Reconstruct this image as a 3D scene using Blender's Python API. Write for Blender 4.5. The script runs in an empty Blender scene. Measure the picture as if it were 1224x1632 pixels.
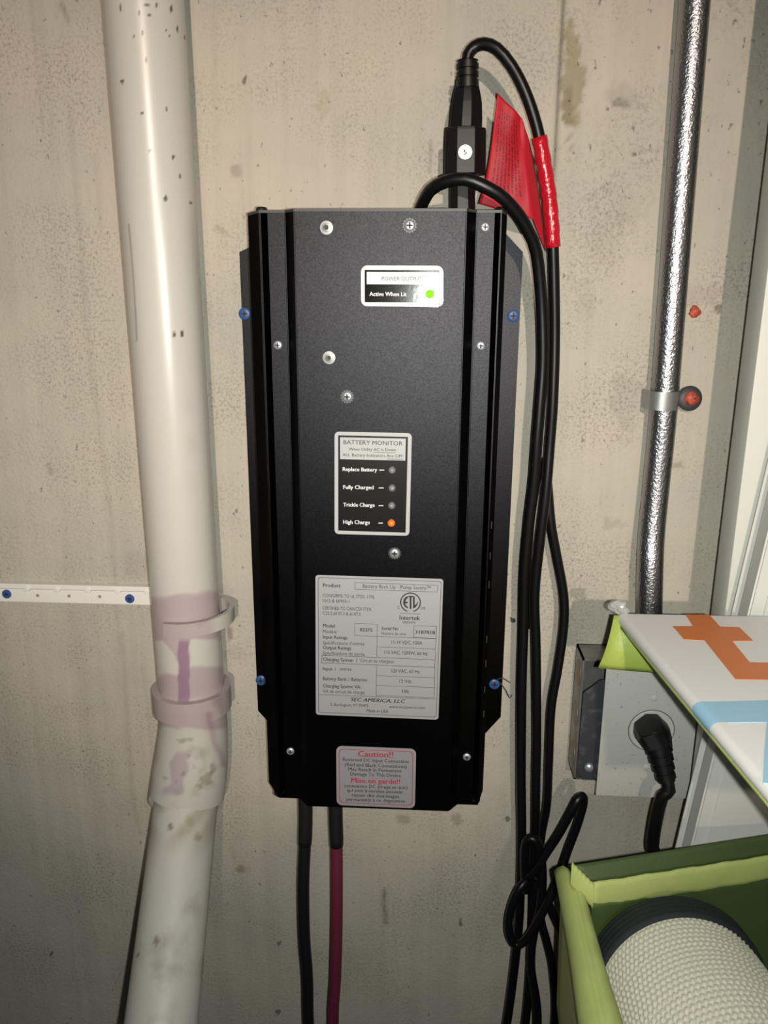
import bpy, bmesh, math, random
import numpy as np
from mathutils import Vector, Matrix, noise
random.seed(7)
S = bpy.context.scene
COL = S.collection
# ------------------------------------------------------------------ camera
FPX, CX, CY = 1273.0, 612.0, 816.0
PITCH, YAW, ROLL = 0.26435, -0.05190, 0.00478
DIST, ZC = 0.72, 1.40                       # camera to wall, camera height
fw = Vector((math.sin(YAW)*math.cos(PITCH), math.cos(YAW)*math.cos(PITCH), -math.sin(PITCH)))
_r = fw.cross(Vector((0, 0, 1))).normalized(); _u = _r.cross(fw)
cr = _r*math.cos(ROLL) + _u*math.sin(ROLL); cu = -_r*math.sin(ROLL) + _u*math.cos(ROLL)
CAM = Vector((0, -DIST, ZC))
cd = bpy.data.cameras.new('camera'); cam = bpy.data.objects.new('camera', cd); COL.objects.link(cam)
cd.sensor_fit = 'VERTICAL'; cd.sensor_height = 24.0; cd.sensor_width = 18.0
cd.lens = 24.0*FPX/1632.0; cd.clip_start = 0.01
M = Matrix((cr, cu, -fw)).transposed().to_4x4(); M.translation = CAM
cam.matrix_world = M
S.camera = cam
# ------------------------------------------------------------------ world, lights, exposure
w = bpy.data.worlds.new('world'); S.world = w; w.use_nodes = True
w.node_tree.nodes['Background'].inputs[0].default_value = (0.75, 0.85, 0.80, 1)
w.node_tree.nodes['Background'].inputs[1].default_value = 0.035
def spot(name, loc, target, power, col, size, blend, radius):
    l = bpy.data.lights.new(name, 'SPOT'); l.energy = power; l.color = col
    l.spot_size = math.radians(size); l.spot_blend = blend; l.shadow_soft_size = radius
    o = bpy.data.objects.new(name, l); COL.objects.link(o); o.location = loc
    o.rotation_euler = (Vector(target)-Vector(loc)).to_track_quat('-Z', 'Y').to_euler()
    return o
# the phone's own flash beside the lens, and the basement lamp behind the photographer
spot('phone_flash', CAM+cr*0.020-cu*0.005, CAM+fw*0.7-cu*0.085, 15.0, (0.97, 1.0, 0.95), 124, 1.0, 0.0035)
spot('basement_lamp', (0.30, -3.0, 2.02), (-0.07, 0, 1.42), 225.0, (1.0, 0.83, 0.69), 25, 1.0, 0.03)
vs = S.view_settings
vs.view_transform = 'Standard'; vs.look = 'None'; vs.gamma = 1.0; vs.exposure = 0.0; vs.use_curve_mapping = False

# ------------------------------------------------------------------ helpers
def ray(px, py):
    d = fw + cr*((px-CX)/FPX) - cu*((py-CY)/FPX)
    return d
def P(px, py, Y):                       # pixel -> point on the plane y = Y
    d = ray(px, py); return CAM + d*((Y+DIST)/d.y)
def PZ(px, py, Z):                      # pixel -> point on the plane z = Z
    d = ray(px, py); return CAM + d*((Z-ZC)/d.z)
def proj(v):                            # numpy array of points -> pixels
    q = v - np.array(CAM); zf = q @ np.array(fw)
    return CX+FPX*(q@np.array(cr))/zf, CY-FPX*(q@np.array(cu))/zf
LOC = {}
def root(name, loc, label, cat, group=None):
    o = bpy.data.objects.new(name, None); COL.objects.link(o)
    o.location = loc; o.empty_display_size = 0.02
    o['label'] = label; o['category'] = cat
    if group: o['group'] = group
    LOC[o] = Vector(loc); return o
def tag(o, label, cat, group=None):
    o['label'] = label; o['category'] = cat
    if group: o['group'] = group
    return o
def mk(name, vs_, fs, mat, parent=None, smooth=False, origin=None, label=None):
    L = LOC[parent] if parent is not None else Vector(origin if origin is not None else (0, 0, 0))
    me = bpy.data.meshes.new(name)
    me.from_pydata([(v[0]-L.x, v[1]-L.y, v[2]-L.z) for v in vs_], [], fs)
    bm = bmesh.new(); bm.from_mesh(me); bmesh.ops.recalc_face_normals(bm, faces=bm.faces); bm.to_mesh(me); bm.free()
    if smooth is True:
        for p in me.polygons: p.use_smooth = True
    o = bpy.data.objects.new(name, me); COL.objects.link(o)
    me.materials.append(mat)
    if parent is not None: o.parent = parent
    else: o.location = L
    LOC[o] = L
    if isinstance(smooth, (int, float)) and smooth is not True and smooth:
        for p in me.polygons: p.use_smooth = True
        me.set_sharp_from_angle(angle=math.radians(smooth))
    if label: o['label'] = label
    return o
class G:                                # geometry collector
    def __init__(s): s.v = []; s.f = []
    def add(s, v, f):
        b = len(s.v); s.v += [tuple(x) for x in v]; s.f += [[i+b for i in q] for q in f]; return s
    def box(s, x0, x1, y0, y1, z0, z1, bev=0.0):
        bm = bmesh.new(); bmesh.ops.create_cube(bm, size=1)
        for v in bm.verts:
            v.co = Vector(((x0+x1)/2+v.co.x*(x1-x0), (y0+y1)/2+v.co.y*(y1-y0), (z0+z1)/2+v.co.z*(z1-z0)))
        if bev: bmesh.ops.bevel(bm, geom=bm.edges[:], offset=bev, segments=2, affect='EDGES', profile=0.5)
        return s.bm(bm)
    def bm(s, bm, mat=None):
        bm.verts.index_update()
        v = [(mat @ x.co) if mat else x.co.copy() for x in bm.verts]; f = [[q.index for q in p.verts] for p in bm.faces]
        bm.free(); return s.add(v, f)
    def lathe(s, origin, axis, prof, n=24, cap=True):
        a = Vector(axis).normalized(); t = a.orthogonal().normalized(); b = a.cross(t); o = Vector(origin)
        v = []; f = []
        for (r, h) in prof:
            for i in range(n):
                th = 2*math.pi*i/n; v.append(o + a*h + (t*math.cos(th)+b*math.sin(th))*r)
        for k in range(len(prof)-1):
            for i in range(n):
                j = (i+1) % n; f.append([k*n+i, k*n+j, (k+1)*n+j, (k+1)*n+i])
        if cap: f.append(list(range(n))[::-1]); f.append([(len(prof)-1)*n+i for i in range(n)])
        return s.add(v, f)
    def tube(s, pts, rad, n=14, cap=True, flat=None):
        pts = [Vector(p) for p in pts]; m = len(pts)
        rr = rad if isinstance(rad, (list, tuple)) else [rad]*m
        T = [(pts[min(i+1, m-1)]-pts[max(i-1, 0)]).normalized() for i in range(m)]
        nrm = T[0].orthogonal().normalized(); v = []; f = []
        for i in range(m):
            nrm = (nrm - T[i]*nrm.dot(T[i])).normalized(); b = T[i].cross(nrm)
            for k in range(n):
                th = 2*math.pi*k/n; v.append(pts[i] + (nrm*math.cos(th)+b*math.sin(th))*rr[i])
        for i in range(m-1):
            for k in range(n):
                j = (k+1) % n; f.append([i*n+k, i*n+j, (i+1)*n+j, (i+1)*n+k])
        if cap: f.append(list(range(n))[::-1]); f.append([(m-1)*n+i for i in range(n)])
        return s.add(v, f)
    def prism(s, poly, y0, y1):         # poly: list of (x,z); extruded along y
        n = len(poly)
        v = [(x, y0, z) for x, z in poly]+[(x, y1, z) for x, z in poly]
        f = [list(range(n)), list(range(n, 2*n))[::-1]]+[[i, (i+1) % n, n+(i+1) % n, n+i] for i in range(n)]
        return s.add(v, f)
    def build(s, name, mat, parent=None, smooth=False, origin=None, label=None):
        return mk(name, s.v, s.f, mat, parent, smooth, origin, label)
def spline(pts, step=0.006):            # Catmull-Rom resampling
    pts = [Vector(p) for p in pts]; out = []
    e = [pts[0]*2-pts[1]]+pts+[pts[-1]*2-pts[-2]]
    for i in range(1, len(e)-2):
        a, b, c, d = e[i-1], e[i], e[i+1], e[i+2]
        n = max(2, int((c-b).length/step))
        for k in range(n):
            t = k/n
            out.append(0.5*((2*b)+(c-a)*t+(2*a-5*b+4*c-d)*t*t+(3*b-a-3*c+d)*t*t*t))
    out.append(pts[-1]); return out
def inst(name, src, loc, parent):       # copy of a small part that shares its mesh
    o = bpy.data.objects.new(name, src.data); COL.objects.link(o); o.parent = parent
    o.location = Vector(loc)-LOC[parent]; LOC[o] = LOC[parent]; return o

# ------------------------------------------------------------------ materials
def mat(name, col, rough=0.5, metal=0.0, spec=0.5, bump=None, var=None, coat=0, emit=None, alpha=1.0, attr=None, sheen=0):
    m = bpy.data.materials.new(name); m.use_nodes = True; t = m.node_tree; N = t.nodes; b = N['Principled BSDF']
    b.inputs['Base Color'].default_value = (*col, 1); b.inputs['Roughness'].default_value = rough
    b.inputs['Metallic'].default_value = metal; b.inputs['Specular IOR Level'].default_value = spec
    if coat: b.inputs['Coat Weight'].default_value = coat; b.inputs['Coat Roughness'].default_value = 0.05
    if sheen: b.inputs['Sheen Weight'].default_value = sheen
    if emit: b.inputs['Emission Color'].default_value = (*emit[0], 1); b.inputs['Emission Strength'].default_value = emit[1]
    if alpha < 1: b.inputs['Alpha'].default_value = alpha
    tc = N.new('ShaderNodeTexCoord'); csock = None
    if var:                              # (scale, second colour, low, high)
        n = N.new('ShaderNodeTexNoise'); n.inputs['Scale'].default_value = var[0]; n.inputs['Detail'].default_value = 5
        t.links.new(tc.outputs['Object'], n.inputs['Vector'])
        rp = N.new('ShaderNodeValToRGB'); rp.color_ramp.elements[0].position = var[2]; rp.color_ramp.elements[1].position = var[3]
        rp.color_ramp.elements[0].color = (*var[1], 1); rp.color_ramp.elements[1].color = (*col, 1)
        t.links.new(n.outputs['Fac'], rp.inputs['Fac']); csock = rp.outputs['Color']
    if attr:
        a = N.new('ShaderNodeAttribute'); a.attribute_name = attr
        mx = N.new('ShaderNodeMix'); mx.data_type = 'RGBA'; mx.blend_type = 'MULTIPLY'; mx.inputs[0].default_value = 1
        if csock: t.links.new(csock, mx.inputs[6])
        else: mx.inputs[6].default_value = (*col, 1)
        t.links.new(a.outputs['Color'], mx.inputs[7]); csock = mx.outputs[2]
    if csock: t.links.new(csock, b.inputs['Base Color'])
    if bump:                             # (scale, strength, distance)
        n = N.new('ShaderNodeTexNoise'); n.inputs['Scale'].default_value = bump[0]; n.inputs['Detail'].default_value = 3
        t.links.new(tc.outputs['Object'], n.inputs['Vector'])
        bp = N.new('ShaderNodeBump'); bp.inputs['Strength'].default_value = bump[1]; bp.inputs['Distance'].default_value = bump[2]
        t.links.new(n.outputs['Fac'], bp.inputs['Height']); t.links.new(bp.outputs['Normal'], b.inputs['Normal'])
    return m
def concrete():
    m = mat('concrete', (0.5, 0.46, 0.4), 0.85, spec=0.25); t = m.node_tree; N = t.nodes; b = N['Principled BSDF']
    tc = N['Texture Coordinate']
    def nz(scale, detail=5, mapping=None, rough=0.55):
        n = N.new('ShaderNodeTexNoise'); n.inputs['Scale'].default_value = scale; n.inputs['Detail'].default_value = detail; n.inputs['Roughness'].default_value = rough
        if mapping:
            mp = N.new('ShaderNodeMapping'); mp.inputs['Scale'].default_value = mapping; t.links.new(tc.outputs['Object'], mp.inputs['Vector']); t.links.new(mp.outputs['Vector'], n.inputs['Vector'])
        else: t.links.new(tc.outputs['Object'], n.inputs['Vector'])
        return n.outputs['Fac']
    def ramp(sock, p0, p1, c0, c1):
        r = N.new('ShaderNodeValToRGB'); e = r.color_ramp.elements
        e[0].position = p0; e[1].position = p1; e[0].color = (*c0, 1); e[1].color = (*c1, 1)
        t.links.new(sock, r.inputs['Fac']); return r.outputs['Color']
    def mul(a, c, fac=1.0, mode='MULTIPLY'):
        x = N.new('ShaderNodeMix'); x.data_type = 'RGBA'; x.blend_type = mode; x.inputs[0].default_value = fac
        t.links.new(a, x.inputs[6]); t.links.new(c, x.inputs[7]); return x.outputs[2]
    W = (1, 1, 1)
    base = ramp(nz(5, 6), 0.35, 0.68, (0.43, 0.405, 0.345), (0.53, 0.475, 0.39))
    base = mul(base, ramp(nz(1.0, 4, (60, 1, 2.2)), 0.36, 0.56, (0.88, 0.88, 0.88), W), 0.55)
    cl = ramp(nz(11, 5), 0.42, 0.62, (0, 0, 0), W)                       # where the fine pores gather
    sp = ramp(nz(380, 5, None, 0.72), 0.49, 0.60, W, (0.68, 0.66, 0.64))
    x = N.new('ShaderNodeMix'); x.data_type = 'RGBA'; x.blend_type = 'MULTIPLY'
    t.links.new(cl, x.inputs[0]); t.links.new(base, x.inputs[6]); t.links.new(sp, x.inputs[7]); base = x.outputs[2]
    base = mul(base, ramp(nz(210, 3, (1, 1, 0.7)), 0.66, 0.71, W, (0.50, 0.48, 0.46)))
    base = mul(base, ramp(nz(48, 2, (1, 1, 0.6)), 0.725, 0.75, W, (0.42, 0.40, 0.37)))
    a = N.new('ShaderNodeAttribute'); a.attribute_name = 'stain'
    base = mul(base, a.outputs['Color'])
    t.links.new(base, b.inputs['Base Color'])
    bp = N.new('ShaderNodeBump'); bp.inputs['Strength'].default_value = 0.5; bp.inputs['Distance'].default_value = 0.0012
    ad = N.new('ShaderNodeMath'); ad.operation = 'ADD'; t.links.new(nz(70, 6), ad.inputs[0]); t.links.new(nz(300, 3), ad.inputs[1])
    t.links.new(ad.outputs[0], bp.inputs['Height']); t.links.new(bp.outputs['Normal'], b.inputs['Normal'])
    return m
def tagmat():                            # red tag with unreadable rows of small print
    m = mat('tag_red', (0.55, 0.012, 0.025), 0.55, spec=0.3); t = m.node_tree; N = t.nodes; b = N['Principled BSDF']
    uv = N.new('ShaderNodeAttribute'); uv.attribute_name = 'tagco'
    sp = N.new('ShaderNodeSeparateXYZ'); t.links.new(uv.outputs['Vector'], sp.inputs[0])
    def mth(op, a, bb=None, val=None):
        n = N.new('ShaderNodeMath'); n.operation = op; t.links.new(a, n.inputs[0])
        if bb is not None: t.links.new(bb, n.inputs[1])
        elif val is not None: n.inputs[1].default_value = val
        return n.outputs[0]
    k = mth('FRACT', mth('MULTIPLY', sp.outputs[0], val=11.0)); k = mth('GREATER_THAN', k, val=0.55)
    n = N.new('ShaderNodeTexNoise'); n.inputs['Scale'].default_value = 1.0; mp = N.new('ShaderNodeMapping'); mp.inputs['Scale'].default_value = (11, 70, 1)
    t.links.new(uv.outputs['Vector'], mp.inputs[0]); t.links.new(mp.outputs[0], n.inputs['Vector'])
    g = mth('GREATER_THAN', n.outputs['Fac'], val=0.46); k = mth('MULTIPLY', k, g)
    k = mth('MULTIPLY', k, mth('GREATER_THAN', sp.outputs[0], val=0.14)); k = mth('MULTIPLY', k, mth('LESS_THAN', sp.outputs[0], val=0.86))
    k = mth('MULTIPLY', k, mth('GREATER_THAN', sp.outputs[1], val=0.09)); k = mth('MULTIPLY', k, mth('LESS_THAN', sp.outputs[1], val=0.80))
    x = N.new('ShaderNodeMix'); x.data_type = 'RGBA'; t.links.new(k, x.inputs[0]); x.inputs[6].default_value = (0.42, 0.010, 0.022, 1); x.inputs[7].default_value = (0.12, 0.008, 0.012, 1)
    t.links.new(x.outputs[2], b.inputs['Base Color']); return m
def powder():                            # black powder coat: soft sheen, no diffuse
    m = bpy.data.materials.new('powder_black'); m.use_nodes = True; t = m.node_tree; N = t.nodes; N.remove(N['Principled BSDF'])
    g_ = N.new('ShaderNodeBsdfGlossy'); g_.distribution = 'BECKMANN'; g_.inputs['Roughness'].default_value = 0.437
    d_ = N.new('ShaderNodeBsdfDiffuse'); d_.inputs['Color'].default_value = (0.0012, 0.0012, 0.0014, 1)
    tc = N.new('ShaderNodeTexCoord'); n = N.new('ShaderNodeTexNoise'); n.inputs['Scale'].default_value = 900; n.inputs['Detail'].default_value = 2
    t.links.new(tc.outputs['Object'], n.inputs['Vector'])
    rp = N.new('ShaderNodeValToRGB'); e = rp.color_ramp.elements; e[0].position = 0.3; e[1].position = 0.7
    e[0].color = (0.0135, 0.0135, 0.0152, 1); e[1].color = (0.0225, 0.0225, 0.0250, 1)
    t.links.new(n.outputs['Fac'], rp.inputs['Fac']); t.links.new(rp.outputs['Color'], g_.inputs['Color'])
    a = N.new('ShaderNodeAddShader'); t.links.new(g_.outputs[0], a.inputs[0]); t.links.new(d_.outputs[0], a.inputs[1])
    t.links.new(a.outputs[0], N['Material Output'].inputs['Surface']); return m
MT = dict(
    concrete=concrete(),
    floor=mat('floor_concrete', (0.30, 0.29, 0.27), 0.8, var=(6, (0.22, 0.21, 0.20), 0.35, 0.7), bump=(60, 0.3, 0.001)),
    pvc=mat('pvc_white', (0.55, 0.525, 0.475), 0.32, attr='stain', bump=(30, 0.05, 0.002)),
    pvc_old=mat('pvc_dirty', (0.50, 0.475, 0.425), 0.5, attr='stain', var=(34, (0.36, 0.33, 0.28), 0.28, 0.46), bump=(40, 0.15, 0.002)),
    rail=mat('rail_white', (0.78, 0.76, 0.71), 0.4),
    railhole=mat('rail_hole', (0.30, 0.27, 0.23), 0.8),
    black=powder(),
    blackside=mat('powder_black_edge', (0.0075, 0.0075, 0.009), 0.45, spec=0.5),
    slot=mat('slot_grey', (0.07, 0.07, 0.075), 0.5),
    lblwhite=mat('label_gloss_white', (0.80, 0.80, 0.80), 0.09, spec=0.5),
    lblblack=mat('label_gloss_black', (0.006, 0.006, 0.006), 0.10, spec=0.5, bump=(220, 0.06, 0.0004)),
    lblgrey=mat('label_silver', (0.46, 0.465, 0.48), 0.48, metal=0.52, spec=0.45),
    lblcau=mat('label_caution', (0.40, 0.385, 0.41), 0.5, metal=0.5, spec=0.4),
    inkblack=mat('ink_black', (0.025, 0.025, 0.028), 0.5),
    inkgrey=mat('ink_grey', (0.035, 0.035, 0.042), 0.5),
    inkwhite=mat('ink_white', (0.80, 0.80, 0.78), 0.5),
    inkred=mat('ink_red', (0.36, 0.035, 0.06), 0.5),
    ledoff=mat('led_clear', (0.22, 0.23, 0.23), 0.12, spec=0.6),
    ledgreen=mat('led_green', (0.20, 0.75, 0.02), 0.2, emit=((0.22, 0.90, 0.01), 0.55)),
    ledorange=mat('led_orange', (0.9, 0.16, 0.03), 0.2, emit=((1.0, 0.16, 0.02), 0.55)),
    zinc=mat('zinc', (0.66, 0.70, 0.76), 0.34, metal=0.75),
    zincdull=mat('zinc_dull', (0.10, 0.098, 0.096), 0.5, metal=0.7),
    rivet=mat('rivet_zinc', (0.26, 0.255, 0.25), 0.45, metal=0.6),
    recess=mat('recess_dark', (0.02, 0.02, 0.025), 0.6),
    blue=mat('screw_blue', (0.030, 0.085, 0.26), 0.42, spec=0.5),
    rubber=mat('cable_black', (0.004, 0.004, 0.0045), 0.36, spec=0.35, bump=(300, 0.05, 0.0005)),
    rubbermatte=mat('plug_black', (0.003, 0.003, 0.0035), 0.46, spec=0.35),
    dcblack=mat('welding_cable_black', (0.006, 0.006, 0.008), 0.55, spec=0.35),
    dcred=mat('welding_cable_red', (0.14, 0.018, 0.04), 0.55, spec=0.35),
    shrink=mat('heat_shrink', (0.008, 0.008, 0.008), 0.6, spec=0.35),
    redtape=mat('red_tape', (0.48, 0.008, 0.018), 0.2, coat=0.4, bump=(260, 0.7, 0.0014)),
    tag=tagmat(),
    emt=mat('galvanised_tube', (0.36, 0.36, 0.385), 0.33, metal=1.0, bump=(480, 0.75, 0.0009)),
    strap=mat('strap_zinc', (0.38, 0.40, 0.39), 0.42, metal=0.75, bump=(150, 0.2, 0.0006)),
    washer=mat('washer_dark', (0.055, 0.055, 0.06), 0.55, metal=0.3, bump=(200, 0.3, 0.0006)),
    plugred=mat('anchor_red', (0.50, 0.085, 0.045), 0.5, var=(140, (0.25, 0.04, 0.025), 0.4, 0.6), bump=(260, 0.8, 0.0015)),
    boxsteel=mat('box_steel', (0.36, 0.35, 0.33), 0.45, metal=0.8, var=(40, (0.24, 0.23, 0.22), 0.35, 0.65), bump=(90, 0.2, 0.0006)),
    boxplate=mat('box_plate', (0.085, 0.09, 0.105), 0.45, metal=0.6, var=(120, (0.17, 0.17, 0.18), 0.30, 0.46)),
    knock=mat('knockout_rust', (0.33, 0.27, 0.22), 0.5, metal=0.5),
    cover=mat('cover_grey', (0.50, 0.50, 0.46), 0.45, var=(330, (0.30, 0.27, 0.21), 0.29, 0.36)),
    recept=mat('receptacle_grey', (0.54, 0.54, 0.50), 0.4),
    groove=mat('groove_dark', (0.12, 0.12, 0.11), 0.7),
    trim=mat('painted_trim', (0.60, 0.60, 0.54), 0.45, bump=(20, 0.08, 0.001)),
    panel=mat('painted_panel', (0.62, 0.62, 0.58), 0.4, bump=(14, 0.08, 0.001)),
    lidwhite=mat('lid_white', (0.72, 0.69, 0.66), 0.42, bump=(700, 0.12, 0.0004)),
    orange=mat('print_orange', (0.62, 0.165, 0.03), 0.45),
    bluep=mat('print_blue', (0.30, 0.52, 0.68), 0.45),
    lime=mat('lime_fabric', (0.43, 0.49, 0.16), 0.65, bump=(900, 0.3, 0.0006), var=(30, (0.36, 0.43, 0.13), 0.3, 0.6)),
    limelight=mat('lime_lining', (0.34, 0.425, 0.08), 0.5, bump=(60, 0.35, 0.004)),
    mesh=mat('green_mesh', (0.06, 0.11, 0.025), 0.55, alpha=0.62),
    rope=mat('rope_cream', (0.74, 0.69, 0.55), 0.8, bump=(900, 0.4, 0.0006), sheen=0.2),
    ropeblack=mat('rope_black', (0.012, 0.015, 0.018), 0.8, bump=(700, 0.5, 0.001)),
    clear=mat('clear_scrap', (0.6, 0.6, 0.58), 0.12, alpha=0.4),
    wire=mat('wire_dark', (0.05, 0.05, 0.05), 0.5),
    stick=mat('sticker', (0.80, 0.82, 0.84), 0.2),
    post=mat('post_grey', (0.45, 0.45, 0.45), 0.4),
)

# ================================================================== SETTING
def smooth01(x, a, b):
    t = np.clip((x-a)/(b-a), 0, 1); return t*t*(3-2*t)
def grid_obj(name, X, Z, Y, col, m):
    nx, nz = len(X), len(Z)
    gx, gz = np.meshgrid(X, Z)
    v = np.stack([gx, Y, gz], -1).reshape(-1, 3)
    i = (np.arange(nz-1)[:, None]*nx+np.arange(nx-1)[None, :]).ravel()
    f = np.stack([i, i+1, i+1+nx, i+nx], 1)
    me = bpy.data.meshes.new(name)
    me.vertices.add(len(v)); me.vertices.foreach_set('co', v.ravel().astype(np.float32))
    me.loops.add(f.size); me.loops.foreach_set('vertex_index', f.ravel().astype(np.int32))
    me.polygons.add(len(f)); me.polygons.foreach_set('loop_start', (np.arange(len(f))*4).astype(np.int32))
    me.polygons.foreach_set('use_smooth', np.ones(len(f), dtype=bool))
    me.update(calc_edges=True); me.validate()
    paint(me, col.reshape(-1, 3)); me.materials.append(m)
    o = bpy.data.objects.new(name, me); COL.objects.link(o); return o
def paint(me, col):
    a = me.color_attributes.new('stain', 'FLOAT_COLOR', 'POINT')
    c = np.ones((len(col), 4), np.float32); c[:, :3] = col; a.data.foreach_set('color', c.ravel())
XS = np.concatenate([np.linspace(-2.2, -0.52, 12, endpoint=False), np.arange(-0.52, 0.40, 0.0025), np.linspace(0.40, 2.2, 12)])
ZS = np.concatenate([np.linspace(0, 0.70, 8, endpoint=False), np.arange(0.70, 1.70, 0.0025), np.linspace(1.70, 2.4, 8)])
GX, GZ = np.meshgrid(XS, ZS)
WY = np.zeros_like(GX); WC = np.ones(GX.shape+(3,))
PX, PY = proj(np.stack([GX, np.zeros_like(GX), GZ], -1).reshape(-1, 3)); PX = PX.reshape(GX.shape); PY = PY.reshape(GX.shape)
# low-frequency wobble used to break the outlines of stains
WOB = np.sin(GX*410+1.3*np.sin(GZ*270))*np.cos(GZ*360+1.7*np.sin(GX*190)); WOB2 = np.sin(GX*90+2*np.sin(GZ*70))*np.cos(GZ*60)
# formwork joint right of the cord
xs = P(898, 0, 0).x
up = smooth01(GZ, P(893, 380, 0).z, P(893, 250, 0).z)
WY += np.where(GX > xs, -0.0012, 0)*up
gro = np.exp(-((GX-xs)/0.0016)**2)*up; WY += 0.0025*gro
WC *= (1-0.55*gro)[..., None]
def stain(cx, cy, rx, ry, k, rgb, wob=0.5, depth=0.0):
    global WY, WC
    d = np.sqrt(((PX-cx)/rx)**2+((PY-cy)/ry)**2) + wob*0.35*WOB + wob*0.3*WOB2
    mk_ = (1-smooth01(d, 0.75, 1.1))*k
    WC = WC*(1-mk_[..., None]*(1-np.array(rgb)))
    WY = WY + depth*mk_
stain(911, 130, 17, 95, 0.9, (0.66, 0.62, 0.50), 0.8, 0.0018)      # bare aggregate beside the joint
stain(906, 180, 9, 40, 0.7, (0.70, 0.66, 0.58), 0.8, 0.001)
stain(988, 150, 26, 24, 0.55, (0.80, 0.80, 0.80), 0.9, 0.0022)     # chip
stain(986, 164, 17, 8, 0.8, (0.62, 0.60, 0.58), 0.6, 0.001)
stain(1108, 470, 40, 18, 0.5, (0.80, 0.76, 0.78), 0.9)
stain(1146, 492, 6, 7, 0.9, (0.45, 0.42, 0.38), 0.2, 0.004)
stain(1000, 640, 24, 55, 0.45, (0.74, 0.72, 0.72), 1.2, 0.001)
stain(1080, 742, 14, 7, 0.7, (0.6, 0.58, 0.55), 0.8)
stain(975, 835, 22, 12, 0.5, (0.70, 0.68, 0.65), 1.0, 0.001)
stain(960, 380, 30, 60, 0.35, (0.80, 0.79, 0.77), 1.6)
stain(985, 330, 40, 30, 0.3, (0.82, 0.80, 0.78), 1.6)
stain(930, 470, 25, 40, 0.35, (0.80, 0.78, 0.75), 1.6)
stain(518, 165, 12, 22, 0.5, (0.80, 0.77, 0.66), 1.0)
stain(376, 273, 8, 9, 0.7, (0.72, 0.58, 0.62), 0.9)
stain(1010, 1290, 30, 40, 0.3, (0.8, 0.76, 0.66), 1.5)
stain(645, 1305, 12, 8, 0.7, (0.62, 0.59, 0.52), 0.8)
stain(728, 1306, 9, 8, 0.7, (0.62, 0.59, 0.52), 0.8)
stain(722, 1610, 10, 12, 0.7, (0.6, 0.58, 0.54), 0.8)
stain(380, 1040, 26, 16, 0.35, (0.80, 0.72, 0.78), 1.2)
stain(366, 1010, 4, 14, 0.8, (0.60, 0.45, 0.58), 0.3)
stain(230, 900, 28, 22, 0.4, (0.86, 0.78, 0.86), 1.0)
stain(358, 965, 14, 40, 0.4, (0.88, 0.78, 0.86), 1.0)
stain(40, 1560, 22, 10, 0.7, (0.6, 0.58, 0.52), 0.8)
stain(383, 1385, 8, 6, 0.8, (0.6, 0.57, 0.5), 0.5)
# long drip and scratch lines on the left of the pipe, hair crack below the unit
def line(pts, wpx, k, rgb):
    global WC
    d = np.full(GX.shape, 1e9)
    for (x0, y0), (x1, y1) in zip(pts[:-1], pts[1:]):
        L2 = (x1-x0)**2+(y1-y0)**2
        tt = np.clip(((PX-x0)*(x1-x0)+(PY-y0)*(y1-y0))/L2, 0, 1)
        d = np.minimum(d, np.hypot(PX-x0-tt*(x1-x0), PY-y0-tt*(y1-y0)))
    mk_ = np.exp(-(d/wpx)**2)*k*(0.75+0.25*WOB)
    WC = WC*(1-mk_[..., None]*(1-np.array(rgb)))
line([(112, 170), (116, 260), (128, 390), (140, 540), (160, 700), (178, 830), (190, 1040)], 4.0, 0.40, (0.72, 0.70, 0.68))
line([(48, 0), (60, 120), (68, 200)], 3.0, 0.4, (0.75, 0.73, 0.71))
line([(98, 5), (108, 32)], 3.5, 0.8, (0.5, 0.48, 0.46))
line([(152, 245), (163, 380)], 3.0, 0.4, (0.72, 0.7, 0.68))
line([(195, 1010), (206, 1190), (215, 1290), (225, 1330)], 4.0, 0.45, (0.66, 0.64, 0.62))
line([(225, 1060), (236, 1130), (243, 1210)], 3.0, 0.4, (0.7, 0.68, 0.66))
line([(345, 362), (362, 373)], 3.5, 0.8, (0.55, 0.52, 0.5))
line([(613, 1418), (612, 1440), (615, 1470)], 3.5, 0.9, (0.40, 0.38, 0.36))
line([(300, 0), (312, 150), (325, 330), (335, 520), (345, 720)], 3.0, 0.35, (0.78, 0.76, 0.72))
line([(77, 740), (82, 752)], 3.0, 0.8, (0.55, 0.53, 0.5))
line([(686, 225), (685, 275)], 3.0, 0.7, (0.55, 0.53, 0.5))
line([(363, 1340), (378, 1375), (395, 1388)], 4.0, 0.35, (0.68, 0.66, 0.6))
line([(35, 1000), (48, 1120), (62, 1300), (70, 1400)], 4.0, 0.35, (1.15, 1.13, 1.1))
line([(110, 1100), (125, 1250), (138, 1350)], 4.0, 0.35, (1.15, 1.13, 1.1))
line([(165, 1200), (185, 1330), (192, 1420)], 4.0, 0.3, (1.12, 1.1, 1.08))
wall = grid_obj('wall_back', XS, ZS, WY, WC, MT['concrete']); wall['kind'] = 'structure'
g = G(); g.box(-2.2, 2.2, -3.4, 0.0, -0.05, 0.0); fl = g.build('floor', MT['floor']); fl['kind'] = 'structure'
# white painted trim board standing on the wall, right of the conduit
xc = 0.2520
g = G(); g.box(xc, xc+0.110, -0.085, -0.054, 0.0, 2.3, 0.0012); g.box(xc+0.085, xc+0.110, -0.054, -0.0005, 0.0, 2.3)
tb = g.build('trim_1', MT['trim'], smooth=30, origin=(xc, 0, 0)); tb['kind'] = 'structure'

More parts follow.
